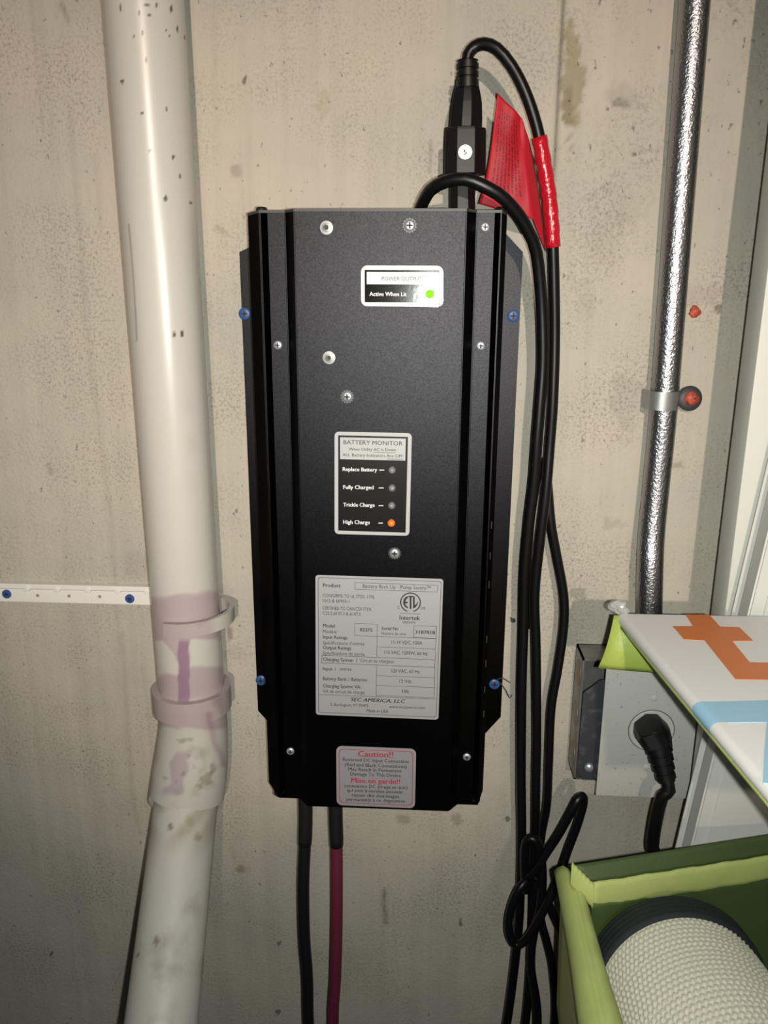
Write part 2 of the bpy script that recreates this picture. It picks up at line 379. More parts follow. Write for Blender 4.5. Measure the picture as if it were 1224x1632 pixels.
# ================================================================== BATTERY BACKUP UNIT
YF, YSt, YO = -0.085, -0.074, -0.050
zt = P(605, 337, YF).z; zb = P(605, 1289, YF).z
unit = root('battery_backup_unit', (-0.04, -0.04, zb), 'black steel battery backup charger with white labels screwed to concrete wall', 'battery charger')
def xx(px, Y, py=338): return P(px, py, Y).x
xoL, xoR = xx(394.5, YO), xx(808.5, YO)
prof = [(xoL, -0.003), (xoL, YO), (xx(412.3, YSt), YSt), (xx(414.7, YSt), YSt), (xx(425.3, -0.061), -0.061),
        (xx(426, YSt), YSt), (xx(454, YSt), YSt), (xx(468, YF), YF), (xx(743.5, YF), YF), (xx(760, YSt), YSt), (xx(788.7, YSt), YSt),
        (xx(789.4, -0.061), -0.061), (xx(798.4, YSt), YSt), (xx(800.0, YSt), YSt), (xoR, YO), (xoR, -0.003)]
n = len(prof)
bm = bmesh.new()
lo = [bm.verts.new((x, y, zb)) for x, y in prof]; hi = [bm.verts.new((x, y, zt)) for x, y in prof]
for i in range(n):
    j = (i+1) % n; bm.faces.new((lo[i], lo[j], hi[j], hi[i]))
bm.faces.new(lo); bm.faces.new(hi)
bmesh.ops.recalc_face_normals(bm, faces=bm.faces)
vert_e = [e for e in bm.edges if abs(e.verts[0].co.z-e.verts[1].co.z) > 0.1 and e.verts[0].co.y < -0.06]
bmesh.ops.bevel(bm, geom=vert_e, offset=0.0006, segments=2, affect='EDGES')
G().bm(bm).build('cover', MT['black'], unit, smooth=25)
# top plate: thin folded sheet that stands a little proud of the cover
g = G(); v = [(x, y-0.0008 if y < -0.01 else y, zt) for x, y in prof if y != -0.061]; k = len(v)
v += [(x, y, z+0.0020) for x, y, z in v]
g.add(v, [list(range(k)), list(range(k, 2*k))]+[[i, (i+1) % k, k+(i+1) % k, k+i] for i in range(k)])
g.build('top_plate', mat('top_plate_grey', (0.05, 0.048, 0.042), 0.5), unit)
# back plate with the two chamfered mounting flanges
fl_l, fl_r = -0.1634, 0.0797
z1, z2, z3, z4 = P(383, 402, 0).z, P(395, 386, 0).z, P(412, 1130, 0).z, P(427, 1166, 0).z
z1r, z2r, z3r, z4r = P(833, 402, 0).z, P(808, 366, 0).z, P(797, 1140, 0).z, P(774, 1178, 0).z
g = G(); g.prism([(xoL+0.002, zb), (xoL+0.002, z4), (fl_l, z3), (fl_l, z1), (xoL, z2), (xoL+0.002, zt), (xoR-0.002, zt), (xoR, z2r), (fl_r, z1r), (fl_r, z3r), (xoR-0.002, z4r), (xoR-0.002, zb)], -0.0032, -0.0002)
g.build('back_plate', MT['black'], unit)
# corner knobs on the top and bottom plates
for px, py in ((417, 331), (800, 331)):
    q = P(px, py, -0.055); G().lathe((q.x, q.y, zt+0.001), (0, 0, 1), [(0.0046, 0), (0.0046, 0.0035), (0.0038, 0.0050), (0.001, 0.0052)], 18).build('corner_screw', MT['blackside'], unit, smooth=40)
for px in (446, 756):
    x = xx(px, -0.065, 1270); G().lathe((x, -0.064, zb-0.003), (0, 0, 1), [(0.002, 0), (0.0052, 0.0008), (0.0056, 0.002), (0.0056, 0.004)], 18).build('corner_screw', MT['blackside'], unit, smooth=40)
# ventilation slots on the right-hand flank
sl = None
for px, py in ((788, 837), (785.3, 886), (783.7, 932), (780.4, 1019), (778.5, 1058), (777, 1099), (775.7, 1138)):
    t_ = 0.45; fx = xx(800, YSt)*(1-t_)+xoR*t_; fy = YSt*(1-t_)+YO*t_
    z = P(px, py, fy).z
    if sl is None:
        g = G(); d = Vector((xoR-xx(800, YSt), YO-YSt, 0)).normalized(); nn = Vector((-d.y, d.x, 0)); nn = -nn if nn.y > 0 else nn
        pts = []
        for a in range(20):
            th = 2*math.pi*a/20; zz = math.sin(th)*0.0012+(0.0022 if math.sin(th) > 0 else -0.0022); pts.append(d*math.cos(th)*0.0011+Vector((0, 0, zz)))
        vv = [p_+nn*0.0003 for p_ in pts]+[p_-nn*0.0008 for p_ in pts]
        g.add(vv, [list(range(20)), list(range(20, 40))]+[[i, (i+1) % 20, 20+(i+1) % 20, 20+i] for i in range(20)])
        sl = mk('vent_slot', [p_ for p_ in g.v], g.f, MT['slot'], None); sl.parent = unit; LOC[sl] = LOC[unit]; sl.location = Vector((fx, fy, z))-LOC[unit]
    else: inst('vent_slot', sl, (fx, fy, z), unit)

# ---- screws
def cross(g, c, r, w_, y):
    for a, b in ((r, w_), (w_, r)): g.box(c[0]-a, c[0]+a, y-0.0002, y+0.0006, c[2]-b, c[2]+b)
def first(name, gg, m, parent, loc, smooth=40, label=None):
    o = mk(name, gg.v, gg.f, m, None, smooth); o.parent = parent; o.location = Vector(loc)-LOC[parent]; LOC[o] = LOC[parent]
    if label: o['label'] = label
    return o
def kids(par, src, names):
    for c, nm in zip(src.children, names):
        o = bpy.data.objects.new(nm, c.data); COL.objects.link(o); o.parent = par; o.location = c.location
def screw_set(name, pts, Y, r, m, parent, dome=0.45, star=False, label=None):
    src = None
    for px, py in pts:
        loc = P(px, py, Y)
        if src is None:
            g = G().lathe((0, 0, 0), (0, -1, 0), [(r, -0.0005), (r, r*0.18), (r*0.9, r*dome*0.75), (r*0.6, r*dome), (0.0002, r*dome*1.02)], 24)
            src = first(name, g, m, parent, loc, 50, label)
            h = G(); cross(h, (0, 0, 0), r*0.55, r*0.16, -r*dome*1.0)
            c = mk('cross_recess', h.v, h.f, MT['recess'], None); c.parent = src
            if star:
                h = G(); k = 28; vv = []
                for i in range(k):
                    th = 2*math.pi*i/k; R = r*(1.36 if i % 2 else 1.08); vv.append((R*math.cos(th), -0.0007, R*math.sin(th)))
                vv += [(x, 0.0003, z) for x, y, z in vv]
                h.add(vv, [list(range(k)), list(range(k, 2*k))]+[[i, (i+1) % k, k+(i+1) % k, k+i] for i in range(k)])
                c2 = mk('star_washer', h.v, h.f, MT['zincdull'], None); c2.parent = src
            names = [c.name.split('.')[0] for c in src.children]
        else:
            o = inst(name, src, loc, parent); kids(o, src, names)
screw_set('washer_screw', [(653, 359.5), (553.5, 632), (629, 881.5)], YF, 0.0042, MT['zinc'], unit, star=True, label='zinc screw with toothed star washer')
screw_set('cover_screw', [(773, 362), (443, 550), (766, 551), (463, 1197), (744, 1206)], YSt, 0.0036, MT['zinc'], unit, label='small zinc cross-head screw')
screw_set('wall_screw', [(390, 500), (818, 503.5), (416, 1084), (788, 1090)], -0.0035, 0.0052, MT['blue'], unit, dome=0.35, label='blue masonry screw')
for px, py in ((520.5, 363), (524.5, 570)):
    q = P(px, py, YF)
    o = G().lathe(q, (0, -1, 0), [(0.0052, -0.0004), (0.0052, 0.0006), (0.0050, 0.0008), (0.0030, 0.0009), (0.0030, 0.0022), (0.0018, 0.0024), (0.0016, 0.0004), (0.0002, 0.0003)], 26).build('hollow_rivet', MT['rivet'], unit, smooth=40)
    h = G().lathe((q.x, q.y-0.0006, q.z), (0, -1, 0), [(0.0015, -0.0002), (0.0015, 0.0001)], 16).build('rivet_hole', MT['recess'], o)
# wire ends and torn plug scraps at the lower wall screws
g = G(); g.tube(spline([P(790, 1084, -0.008), P(800, 1081, -0.012), P(813, 1088, -0.010)], 0.002), 0.0005, 8); g.tube(spline([P(797, 1088, -0.008), P(806, 1100, -0.012), P(812, 1112, -0.010), P(816, 1108, -0.009)], 0.002), 0.0005, 8)
tag(g.build('loose_wire', MT['wire'], origin=P(797, 1088, -0.008)), 'thin bent wire scrap sticking out beside blue screw on unit flank', 'wire')

# ---- labels
def quad(pts, Y): return [P(x, y, Y) for x, y in pts]
def rounded(q, r, n_=6):                 # rounded outline of a quad TL,TR,BR,BL
    out = []
    for i in range(4):
        a, b, c = q[i-1], q[i], q[(i+1) % 4]
        d1 = (a-b).normalized(); d2 = (c-b).normalized()
        for k in range(n_+1):
            t = k/n_; th = t*math.pi/2
            out.append(b + d1*r*(1-math.sin(th)) + d2*r*(1-math.cos(th)))
    return out
def sheet(name, pts, Y, off, r, m, parent, label=None):
    o = rounded(quad(pts, Y), r) if r else quad(pts, Y); k = len(o)
    v = [(p.x, Y-off, p.z) for p in o]+[(p.x, Y+0.0001, p.z) for p in o]
    return mk(name, v, [list(range(k)), list(range(k, 2*k))]+[[i, (i+1) % k, k+(i+1) % k, k+i] for i in range(k)], m, parent, label=label)
def frame_line(g, pts, Y, off, r, wd):
    a = rounded(quad(pts, Y), r) if r else quad(pts, Y)
    c = sum(a, Vector())/len(a); b = []
    qs = quad(pts, Y); u = (qs[1]-qs[0]).normalized(); v_ = (qs[3]-qs[0]).normalized()
    for p in a:
        d = p-c; b.append(p-u*math.copysign(wd, d.dot(u))-v_*math.copysign(wd, d.dot(v_)))
    k = len(a)
    g.add([(p.x, Y-off, p.z) for p in a]+[(p.x, Y-off, p.z) for p in b], [[i, (i+1) % k, k+(i+1) % k, k+i] for i in range(k)])
def bar(g, p0, p1, Y, off, wd):
    a, b = P(*p0, Y), P(*p1, Y); d = (b-a).normalized(); nn = Vector((-d.z, 0, d.x))*wd/2
    g.add([(x.x, Y-off, x.z) for x in (a+nn, b+nn, b-nn, a-nn)], [[0, 1, 2, 3]])
CAPH = {}
def glyphs(s, bold):
    c = bpy.data.curves.new('t', 'FONT'); c.body = s; c.size = 1.0; c.offset = bold; c.resolution_u = 2
    o = bpy.data.objects.new('t', c); COL.objects.link(o)
    dg = bpy.context.evaluated_depsgraph_get(); dg.update()
    me = bpy.data.meshes.new_from_object(o.evaluated_get(dg))
    v = [tuple(x.co) for x in me.vertices]; f = [list(p.vertices) for p in me.polygons]
    bpy.data.objects.remove(o); bpy.data.curves.remove(c); bpy.data.meshes.remove(me)
    return v, f
CAP = max(y for x, y, z in glyphs('H', 0)[0])
def text(g, s, p0, p1, cap, Y, off, bold=0.0, shear=0.0):
    v, f = glyphs(s, 0.0)
    if bold:                             # overprint slightly shifted copies
        v0, f0 = list(v), list(f); v = []; f = []
        for n_, sh_ in enumerate((-1, 0, 1)):
            b_ = len(v); v += [(x+sh_*bold*1.2, y, n_*2.5e-5) for x, y, z in v0]; f += [[i+b_ for i in q] for q in f0]
    x0 = min(a[0] for a in v); x1 = max(a[0] for a in v)
    a, b = P(*p0, Y), P(*p1, Y); d = b-a; upv = Vector((-d.z, 0, d.x)).normalized()
    h = (P(p0[0], p0[1]-cap, Y)-a).length/CAP
    g.add([tuple(Vector((0, -off-z, 0)) + a + d*((x-x0)/(x1-x0)) + upv*(y*h) + d.normalized()*(shear*y*h)) for x, y, z in v], f)
# power output label
pl = sheet('power_label', [(575.3, 423.0), (706.6, 423.6), (706.2, 489.0), (575.5, 488.0)], YF, 0.0004, 0.0048, MT['lblwhite'], unit, 'white rimmed power output label')
sheet('dark_field', [(581.3, 430.2), (700.2, 430.8), (700.0, 482.4), (581.4, 481.6)], YF, 0.0006, 0, MT['lblblack'], pl)
sheet('white_field', [(584.6, 433.2), (697.0, 433.8), (696.9, 453.6), (584.6, 453.0)], YF, 0.0008, 0, MT['lblwhite'], pl)
g = G(); text(g, 'POWER OUTPUT', (608.6, 447.0), (672.4, 447.4), 6.0, YF, 0.0010); g.build('lettering', MT['inkgrey'], pl)
g = G(); text(g, 'Active When Lit', (588.8, 471.6), (648.2, 472.0), 6.4, YF, 0.0009, 0.022); bar(g, (663, 468.8), (669.5, 468.9), YF, 0.0009, 0.0008); g.build('lettering', MT['inkwhite'], pl)
def led(px, py, r, m, parent, lab):
    q = P(px, py, YF)
    o = G().lathe(q, (0, -1, 0), [(r, 0.0003), (r, 0.0012), (r*0.92, 0.0022), (r*0.7, 0.0031), (r*0.38, 0.0037), (0.0001, 0.0039)], 22).build('indicator_light', m, parent, smooth=60, label=lab); return o
led(685, 468.8, 0.0034, MT['ledgreen'], pl, 'lit green indicator')
# battery monitor label
c4 = lambda x, y: (520+x/5.627, 610+y/5.627)
ml = sheet('monitor_label', [c4(75, 437), c4(768, 452), c4(745, 1372), c4(75, 1355)], YF, 0.0004, 0.0036, mat('label_white_satin', (0.46, 0.465, 0.46), 0.35), unit, 'white rimmed battery monitor label')
sheet('dark_field', [c4(108, 470), c4(733, 485), c4(712, 1343), c4(108, 1324)], YF, 0.0006, 0, mat('label_black_satin', (0.006, 0.006, 0.006), 0.3), ml)
sheet('white_field', [c4(125, 487), c4(714, 500), c4(709, 697), c4(125, 683)], YF, 0.0008, 0, bpy.data.materials['label_white_satin'], ml)
g = G()
text(g, 'BATTERY MONITOR', c4(155, 549), c4(685, 561), 6.6, YF, 0.0010, 0.008)
text(g, 'When Utility AC is Down', c4(203, 605), c4(625, 613), 4.6, YF, 0.0010, 0.008)
text(g, 'ALL Battery Indicators Are OFF', c4(147, 656), c4(690, 669), 4.6, YF, 0.0010, 0.008)
bar(g, c4(422, 622), c4(620, 627), YF, 0.0010, 0.00035); bar(g, c4(548, 682), c4(688, 685), YF, 0.0010, 0.00035)
g.build('lettering', MT['inkgrey'], ml)
g = G()
for s, a, b, d in (('Replace Battery', (148, 788), (457, 795), (475, 520, 781)), ('Fully Charged', (153, 950), (425, 953), (472, 515, 941)),
                   ('Trickle Charge', (153, 1107), (435, 1111), (470, 512, 1100)), ('High Charge', (153, 1262), (392, 1266), (468, 508, 1256))):
    text(g, s, c4(*a), c4(*b), 5.9, YF, 0.0009, 0.020); bar(g, c4(d[0], d[2]), c4(d[1], d[2]), YF, 0.0009, 0.0007)
g.build('lettering', MT['inkwhite'], ml)
for (x, y), m_, lab in (((590, 782), 'ledoff', None), ((590, 942), 'ledoff', None), ((587, 1099), 'ledoff', None), ((584, 1256), 'ledorange', 'lit orange indicator')):
    led(*c4(x, y), 0.0030, MT[m_], ml, lab)
# product data label
c5 = lambda x, y: (490+x/5.3217, 900+y/5.3217)
dl = sheet('data_label', [c5(68, 85), c5(1153, 120), c5(1110, 1313), c5(72, 1270)], YF, 0.0004, 0.0026, MT['lblgrey'], unit, 'silver product data label')
g = G(); o5 = 0.0006
frame_line(g, [c5(90, 105), c5(1137, 140), c5(1092, 1292), c5(93, 1250)], YF, o5, 0.0022, 0.00035)
frame_line(g, [c5(403, 148), c5(1110, 172), c5(1104, 232), c5(403, 208)], YF, o5, 0, 0.00032)
frame_line(g, [c5(400, 492), c5(595, 502), c5(592, 608), c5(400, 602)], YF, o5, 0, 0.00030)
frame_line(g, [c5(903, 514), c5(1096, 520), c5(1092, 625), c5(900, 617)], YF, o5, 0, 0.00030)
frame_line(g, [c5(122, 764), c5(1083, 802), c5(1081, 870), c5(120, 831)], YF, o5, 0, 0.00035)
for a, b in (((592, 606), (1092, 625)), ((590, 694), (1088, 713)), ((592, 606), (588, 776)), ((1092, 625), (1083, 802)), ((587, 850), (583, 1108)), ((1081, 870), (1074, 1126)),
             ((586, 938), (1078, 957)), ((584, 1021), (1076, 1040)), ((583, 1106), (1074, 1126)), ((95, 1098), (1095, 1137)), ((782, 410), (960, 416))):
    bar(g, c5(*a), c5(*b), YF, o5, 0.00030)
for s, a, b, cap, bo in (
    ('Product', (132, 187), (282, 191), 6.0, .016), ('Battery Back Up - Pump Sentry\u2122', (470, 193), (1045, 211), 5.6, 0),
    ('CONFORMS TO UL STDS. 1778,', (130, 272), (570, 286), 5.2, 0), ('1012 & 60950-1', (131, 316), (357, 322), 5.0, 0),
    ('CERTIFIED TO CAN/CSA STDS.', (130, 378), (548, 391), 5.2, 0), ('C22.2 #107.3 & #107.2', (130, 421), (452, 431), 5.0, 0),
    ('Intertek', (780, 463), (955, 469), 6.6, .014), ('5005470', (806, 495), (916, 500), 3.8, 0), ('C', (764, 370), (782, 371), 4.2, .008), ('US', (960, 377), (1000, 378), 4.2, .008),
    ('Model', (132, 528), (233, 532), 5.6, .016), ('Mod\u00e8le', (132, 577), (249, 581), 5.4, 0), ('822PS', (445, 562), (552, 567), 5.4, .016),
    ('Serial No', (629, 550), (773, 554), 5.0, .014), ('Num\u00e9ro de s\u00e9rie', (629, 590), (836, 597), 4.4, 0), ('3187818', (914, 582), (1082, 588), 5.4, .016),
    ('Input Ratings', (132, 623), (340, 630), 5.4, .016), ('Sp\u00e9cifications d\u2019entr\u00e9e', (132, 672), (485, 683), 5.2, 0),
    ('Output Ratings', (132, 713), (370, 720), 5.4, .016), ('Sp\u00e9cifications de sortie', (132, 760), (487, 770), 5.2, 0),
    ('11-14 VDC, 120A', (712, 668), (973, 676), 5.4, .004), ('115 VAC, 1200W, 60 Hz.', (652, 753), (1025, 767), 5.4, .004),
    ('Charging System', (132, 812), (390, 822), 5.4, .016), ('/', (412, 823), (426, 823), 5.6, .01), ('Circuit de chargeur', (447, 822), (738, 833), 5.2, 0),
    ('Input', (132, 892), (212, 895), 5.2, .014), ('/', (232, 896), (244, 896), 5.4, .004), ('entr\u00e9e', (275, 894), (375, 897), 5.2, 0), ('120 VAC, 60 Hz.', (713, 911), (956, 920), 5.4, .004),
    ('Battery Bank / Batteries', (132, 976), (506, 988), 5.4, .012), ('12 Vdc', (780, 998), (884, 1002), 5.2, .004),
    ('Charging System VA:', (132, 1037), (455, 1048), 5.4, .014), ('VA de circuit de charge:', (132, 1082), (490, 1095), 5.2, 0), ('100', (803, 1085), (858, 1087), 5.2, .004),
    ('S. Burlington, VT 05403', (197, 1194), (516, 1204), 4.4, 0), ('www.secamerica.com', (692, 1211), (997, 1221), 4.2, .004)):
    text(g, s, c5(*a), c5(*b), cap, YF, o5, bo)
text(g, 'SEC AMERICA, LLC', c5(365, 1154), c5(822, 1171), 5.6, YF, o5, .018, 0.3)
text(g, 'Made in USA', c5(500, 1247), c5(683, 1255), 4.8, YF, o5, .008, 0.25)
# listing mark: ring with three tall letters
def P5(x, y): q = P(*c5(x, y), YF); return Vector((q.x, YF-o5, q.z))
cen = P5(874, 318); k = 40; rx = (P5(962, 318)-cen).length
vv = []
for i in range(k):
    th = 2*math.pi*i/k; vv.append(cen+Vector((math.cos(th)*rx, 0, math.sin(th)*rx*1.02)))
for i in range(k):
    th = 2*math.pi*i/k; vv.append(cen+Vector((math.cos(th)*rx*.89, 0, math.sin(th)*rx*.91)))
g.add(vv, [[i, (i+1) % k, k+(i+1) % k, k+i] for i in range(k) if not (28 <= i <= 31)])
def poly5(pts): g.add([P5(*p_) for p_ in pts], [list(range(len(pts)))])
poly5([(858, 262), (893, 263), (893, 275), (882, 275), (882, 372), (868, 372), (868, 274), (858, 274)])
poly5([(896, 264), (910, 268), (909, 345), (924, 330), (933, 312), (938, 314), (932, 338), (915, 360), (896, 370)])
poly5([(852, 264), (852, 280), (838, 290), (830, 308), (830, 312), (850, 313), (850, 325), (829, 325), (834, 342), (852, 356), (852, 370), (828, 356), (814, 334), (812, 312), (818, 290), (832, 272)])
g.build('lettering', MT['inkblack'], dl)
# caution label
c7 = lambda x, y: (520+x/7.65, 1170+y/7.65)
kl = sheet('caution_label', [c7(122, 140), c7(1095, 178), c7(1082, 902), c7(128, 862)], YF, 0.0004, 0.0052, MT['lblcau'], unit, 'white caution label with red border')
g = G(); frame_line(g, [c7(153, 174), c7(1060, 207), c7(1050, 868), c7(160, 832)], YF, 0.0006, 0.0042, 0.00055)
text(g, 'Caution!!', c7(385, 268), c7(818, 283), 9.0, YF, 0.0006, .024); text(g, 'Mise en garde!!', c7(303, 585), c7(903, 605), 7.6, YF, 0.0006, .024)
g.build('red_print', MT['inkred'], kl)
g = G()
for s, a, b in (('Reversed DC Input Connection', (203, 322), (1005, 350)), ('(Red and Black Connections)', (228, 384), (980, 412)), ('May Result In Permanent', (270, 440), (918, 463)), ('Damage To This Device', (293, 498), (910, 521)),
                ('connexions DC (rouge et noir)', (220, 642), (988, 668)), ('qui sont invers\u00e9es peuvent', (250, 697), (935, 721)), ('causer des dommages', (310, 755), (888, 776)), ('permanents \u00e0 ce dispositive', (245, 808), (960, 832))):
    text(g, s, c7(*a), c7(*b), 5.2, YF, 0.0006, .010)
g.build('lettering', MT['inkgrey'], kl)

# ================================================================== CORDS AT THE TOP
# outlet stub of the unit with the mating plug of the power cord
YC = -0.046
def pxw(px0, px1, py, Y): return P(px0, py, Y).x, P(px1, py, Y).x
def octo(name, spans, Y, depth, m, parent, cut=0.44, smooth=12):      # stacked rounded-octagon sections
    g = G(); v = []
    for (a, b, py) in spans:
        p0, p1 = P(a, py, Y), P(b, py, Y); cx = (p0.x+p1.x)/2; hw = (p1.x-p0.x)/2; hd = depth*hw; z = p0.z
        for ux, uy in ((-1, -.25), (-1, .25), (-cut, 1), (cut, 1), (1, .25), (1, -.25), (cut, -1), (-cut, -1)):
            v.append((cx+ux*hw, Y+uy*hd, z))
    k = len(spans); f = [list(range(8)), [(k-1)*8+i for i in range(8)]]
    for j in range(k-1):
        for i in range(8): f.append([j*8+i, j*8+(i+1) % 8, (j+1)*8+(i+1) % 8, (j+1)*8+i])
    bm = bmesh.new(); bv = [bm.verts.new(x) for x in v]
    for q in f: bm.faces.new([bv[i] for i in q])
    bmesh.ops.recalc_face_normals(bm, faces=bm.faces)
    bmesh.ops.bevel(bm, geom=bm.edges[:], offset=0.0004, segments=1, affect='EDGES')
    return g.bm(bm).build(name, m, parent, smooth=smooth)
so = root('outlet_connector', P(740, 337, YC), 'black outlet connector block with round white sticker on top of the unit', 'connector')
octo('stem', [(717, 757.5, 345), (717, 757, 300), (717, 757, 276)], YC, 0.8, MT['rubbermatte'], so)
rb = octo('receptacle', [(708.5, 773.5, 279), (708.5, 774, 262), (709.5, 774.5, 210), (710.5, 773.5, 205)], YC, 0.72, MT['rubbermatte'], so)
hd = (P(774, 240, YC).x-P(709, 240, YC).x)/2*0.72
q = P(741.3, 242.5, YC-hd-0.0006); G().lathe(q, (0, -1, 0), [(0.0052, -0.0006), (0.0052, 0.0003), (0.0002, 0.00035)], 28).build('round_sticker', MT['stick'], rb)
g = G(); text(g, '5', (738.4, 246.6), (744.2, 246.6), 8.0, YC-hd-0.0007, 0.0010, .03); g.build('sticker_mark', MT['inkgrey'], rb)
def path(L): return [P(x, y, Y) for x, y, Y in L]
def down(pt, x_end, zend=0.02, y_end=-0.05):
    return [Vector(((pt.x*2+x_end)/3, (pt.y+y_end)/2, pt.z-0.15)), Vector((x_end, y_end, 0.35)), Vector((x_end, y_end, zend))]
A = path([(744.5, 104, YC), (746, 88, YC), (756, 75, YC), (772, 70, YC-.002), (792, 78, YC-.004), (815, 105, -.050), (837, 147, -.050), (855, 200, -.048), (866, 255, -.045), (876, 320, -.042), (881, 385, -.040), (883, 450, -.037),
          (884, 540, -.034), (881, 640, -.034), (876, 710, -.034), (870, 783, -.036), (860, 865, -.036), (852, 948, -.034), (854, 1031, -.032), (855, 1163, -.030), (854, 1240, -.030), (853, 1321, -.030), (850, 1400, -.030), (848, 1480, -.032), (845, 1540, -.034), (836, 1640, -.034)])
A += down(A[-1], 0.08)
pc = root('power_cord', A[0], 'glossy black power cord with red tape sleeve arching from its plug down beside the unit', 'power cord')
G().tube(spline(A), 0.0046, 14).build('cord', MT['rubber'], pc, smooth=True)
octo('plug', [(716.5, 768, 206), (717.5, 768.5, 190), (720, 768, 165), (724, 765, 146), (727.5, 762.5, 135)], YC, 0.78, MT['rubbermatte'], pc, cut=0.30)
g = G(); p0 = P(745, 136, YC); p1 = P(745, 97, YC); L = (p1-p0).length; r0 = (P(763, 120, YC).x-P(727, 120, YC).x)/2
pr = [(r0*.98, -0.002)]
for i in range(3): b = i*L/3; pr += [(r0, b), (r0*1.0, b+L*.20), (r0*.86, b+L*.22), (r0*.86, b+L*.31)]
pr += [(r0*.97, L), (r0*.6, L+.0006)]
g.lathe(p0, p1-p0, pr, 22).build('strain_relief', MT['rubbermatte'], pc, smooth=30)
sv = [p for p in spline(A, 0.004) if 217 <= proj(np.array([p]))[1][0] <= 402 and p.x > P(840, 300, -.045).x]
G().tube(sv, [0.0060+0.0003*math.sin(i*2.1) for i in range(len(sv))], 16).build('red_sleeve', MT['redtape'], pc, smooth=True, label='shiny red tape sleeve')
B = path([(667, 341, -.046), (671, 329, -.050), (686, 303, -.066), (710, 289.5, -.074), (742, 285.5, -.078), (780, 301, -.078), (804, 317, -.075), (827, 343, -.068), (843, 371, -.060), (855, 403, -.053), (863, 483, -.045), (865, 574, -.042),
          (860, 650, -.042), (856, 700, -.042), (851, 766, -.040), (843, 832, -.038), (836, 915, -.036), (834, 998, -.034), (831, 1097, -.032), (830, 1240, -.030), (831, 1340, -.028), (829, 1420, -.026), (824, 1500, -.028), (806, 1640, -.032)])
B += down(B[-1], 0.045)
tag(G().tube(spline(B), 0.0049, 14).build('charger_cord', MT['rubber'], smooth=True, origin=B[0]), 'thick black cord looping out of the unit top in front of the connector', 'power cord')
C = path([(846, 1000, -.014), (842, 860, -.014), (856, 760, -.015), (866, 735, -.017), (872, 770, -.020), (878, 835, -.022), (887, 885, -.022), (898, 948, -.022), (898, 998, -.022), (889, 1064, -.022), (878, 1130, -.022), (874, 1220, -.022), (871, 1283, -.018), (862, 1334, -.015), (857, 1400, -.014), (862, 1465, -.016), (871, 1500, -.018), (881, 1550, -.020), (883, 1640, -.022)])
C += down(C[-1], 0.12)
ex = root('coiled_cord', C[3], 'slack black cord bowing to the right and tied in loops above the green bin', 'power cord')
G().tube(spline(C), 0.0045, 14).build('strand', MT['rubber'], ex, smooth=True)
L1 = path([(838, 1420, -.040), (836, 1375, -.044), (838, 1345, -.046), (847, 1336, -.048), (858, 1345, -.048), (863, 1375, -.047), (864, 1410, -.046), (860, 1450, -.045), (850, 1490, -.044), (846, 1540, -.044), (856, 1640, -.044)]); L1 += down(L1[-1], 0.10)
G().tube(spline(L1), 0.0046, 14).build('tie_loop', MT['rubber'], ex, smooth=True)
L2 = path([(842, 1398, -.046), (856, 1384, -.050), (869, 1362, -.052), (890, 1330, -.054), (908, 1298, -.055), (920, 1275, -.054), (928, 1269, -.050), (930, 1280, -.047), (920, 1315, -.046), (906, 1352, -.046), (893, 1390, -.050), (878, 1428, -.056), (856, 1470, -.058), (838, 1498, -.058), (822, 1506, -.057), (812, 1490, -.056), (811, 1465, -.054), (818, 1437, -.052), (830, 1413, -.050), (846, 1402, -.043), (866, 1425, -.042), (884, 1462, -.040), (896, 1496, -.036), (901, 1548, -.034), (908, 1590, -.036), (903, 1640, -.036)])
L2 += down(L2[-1], 0.13)
G().tube(spline(L2, 0.004), 0.0042, 14).build('tie_loop', MT['rubber'], ex, smooth=True)
# red warning tag taped to the cord
tg = bpy.data.meshes.new('warning_tag')
def lerp_list(pts, n_):
    pts = [Vector(p) for p in pts]; s = spline(pts, 0.002); return [s[int(round(i*(len(s)-1)/(n_-1)))] for i in range(n_)]
nr = 30
Lf = lerp_list(path([(793, 148, -.047), (788, 190, -.046), (783, 233, -.048), (773, 291, -.046), (763, 325, -.044)]), nr)
Md = lerp_list(path([(831, 187, -.042), (832, 222, -.042), (838, 270, -.044), (843, 310, -.044), (850, 350, -.042)]), nr)
Rt = lerp_list(path([(834, 196, -.042), (846, 233, -.036), (858, 300, -.034), (866, 360, -.034), (871, 402, -.034)]), nr)
v = []; co = []; nc = 14
for i in range(nr):
    for j in range(nc+1):
        t = j/nc; p = Lf[i].lerp(Md[i], t); p = p+Vector((0, 0.0022*math.sin(t*7+i*0.18)*t, 0)); v.append(p); co.append((t, i/(nr-1), 0))
    for j in range(1, 5):
        t = j/4; v.append(Md[i].lerp(Rt[i], t)); co.append((1+t, i/(nr-1), 0))
wd = nc+5
f = [[i*wd+j, i*wd+j+1, (i+1)*wd+j+1, (i+1)*wd+j] for i in range(nr-1) for j in range(wd-1)]
tgo = mk('warning_tag', v, f, MT['tag'], None, True, origin=v[0])
a = tgo.data.attributes.new('tagco', 'FLOAT_VECTOR', 'POINT'); a.data.foreach_set('vector', np.array(co, np.float32).ravel())
md = tgo.modifiers.new('thick', 'SOLIDIFY'); md.thickness = 0.0004
tag(tgo, 'folded red warning tag with rows of small print taped to the cord', 'tag')

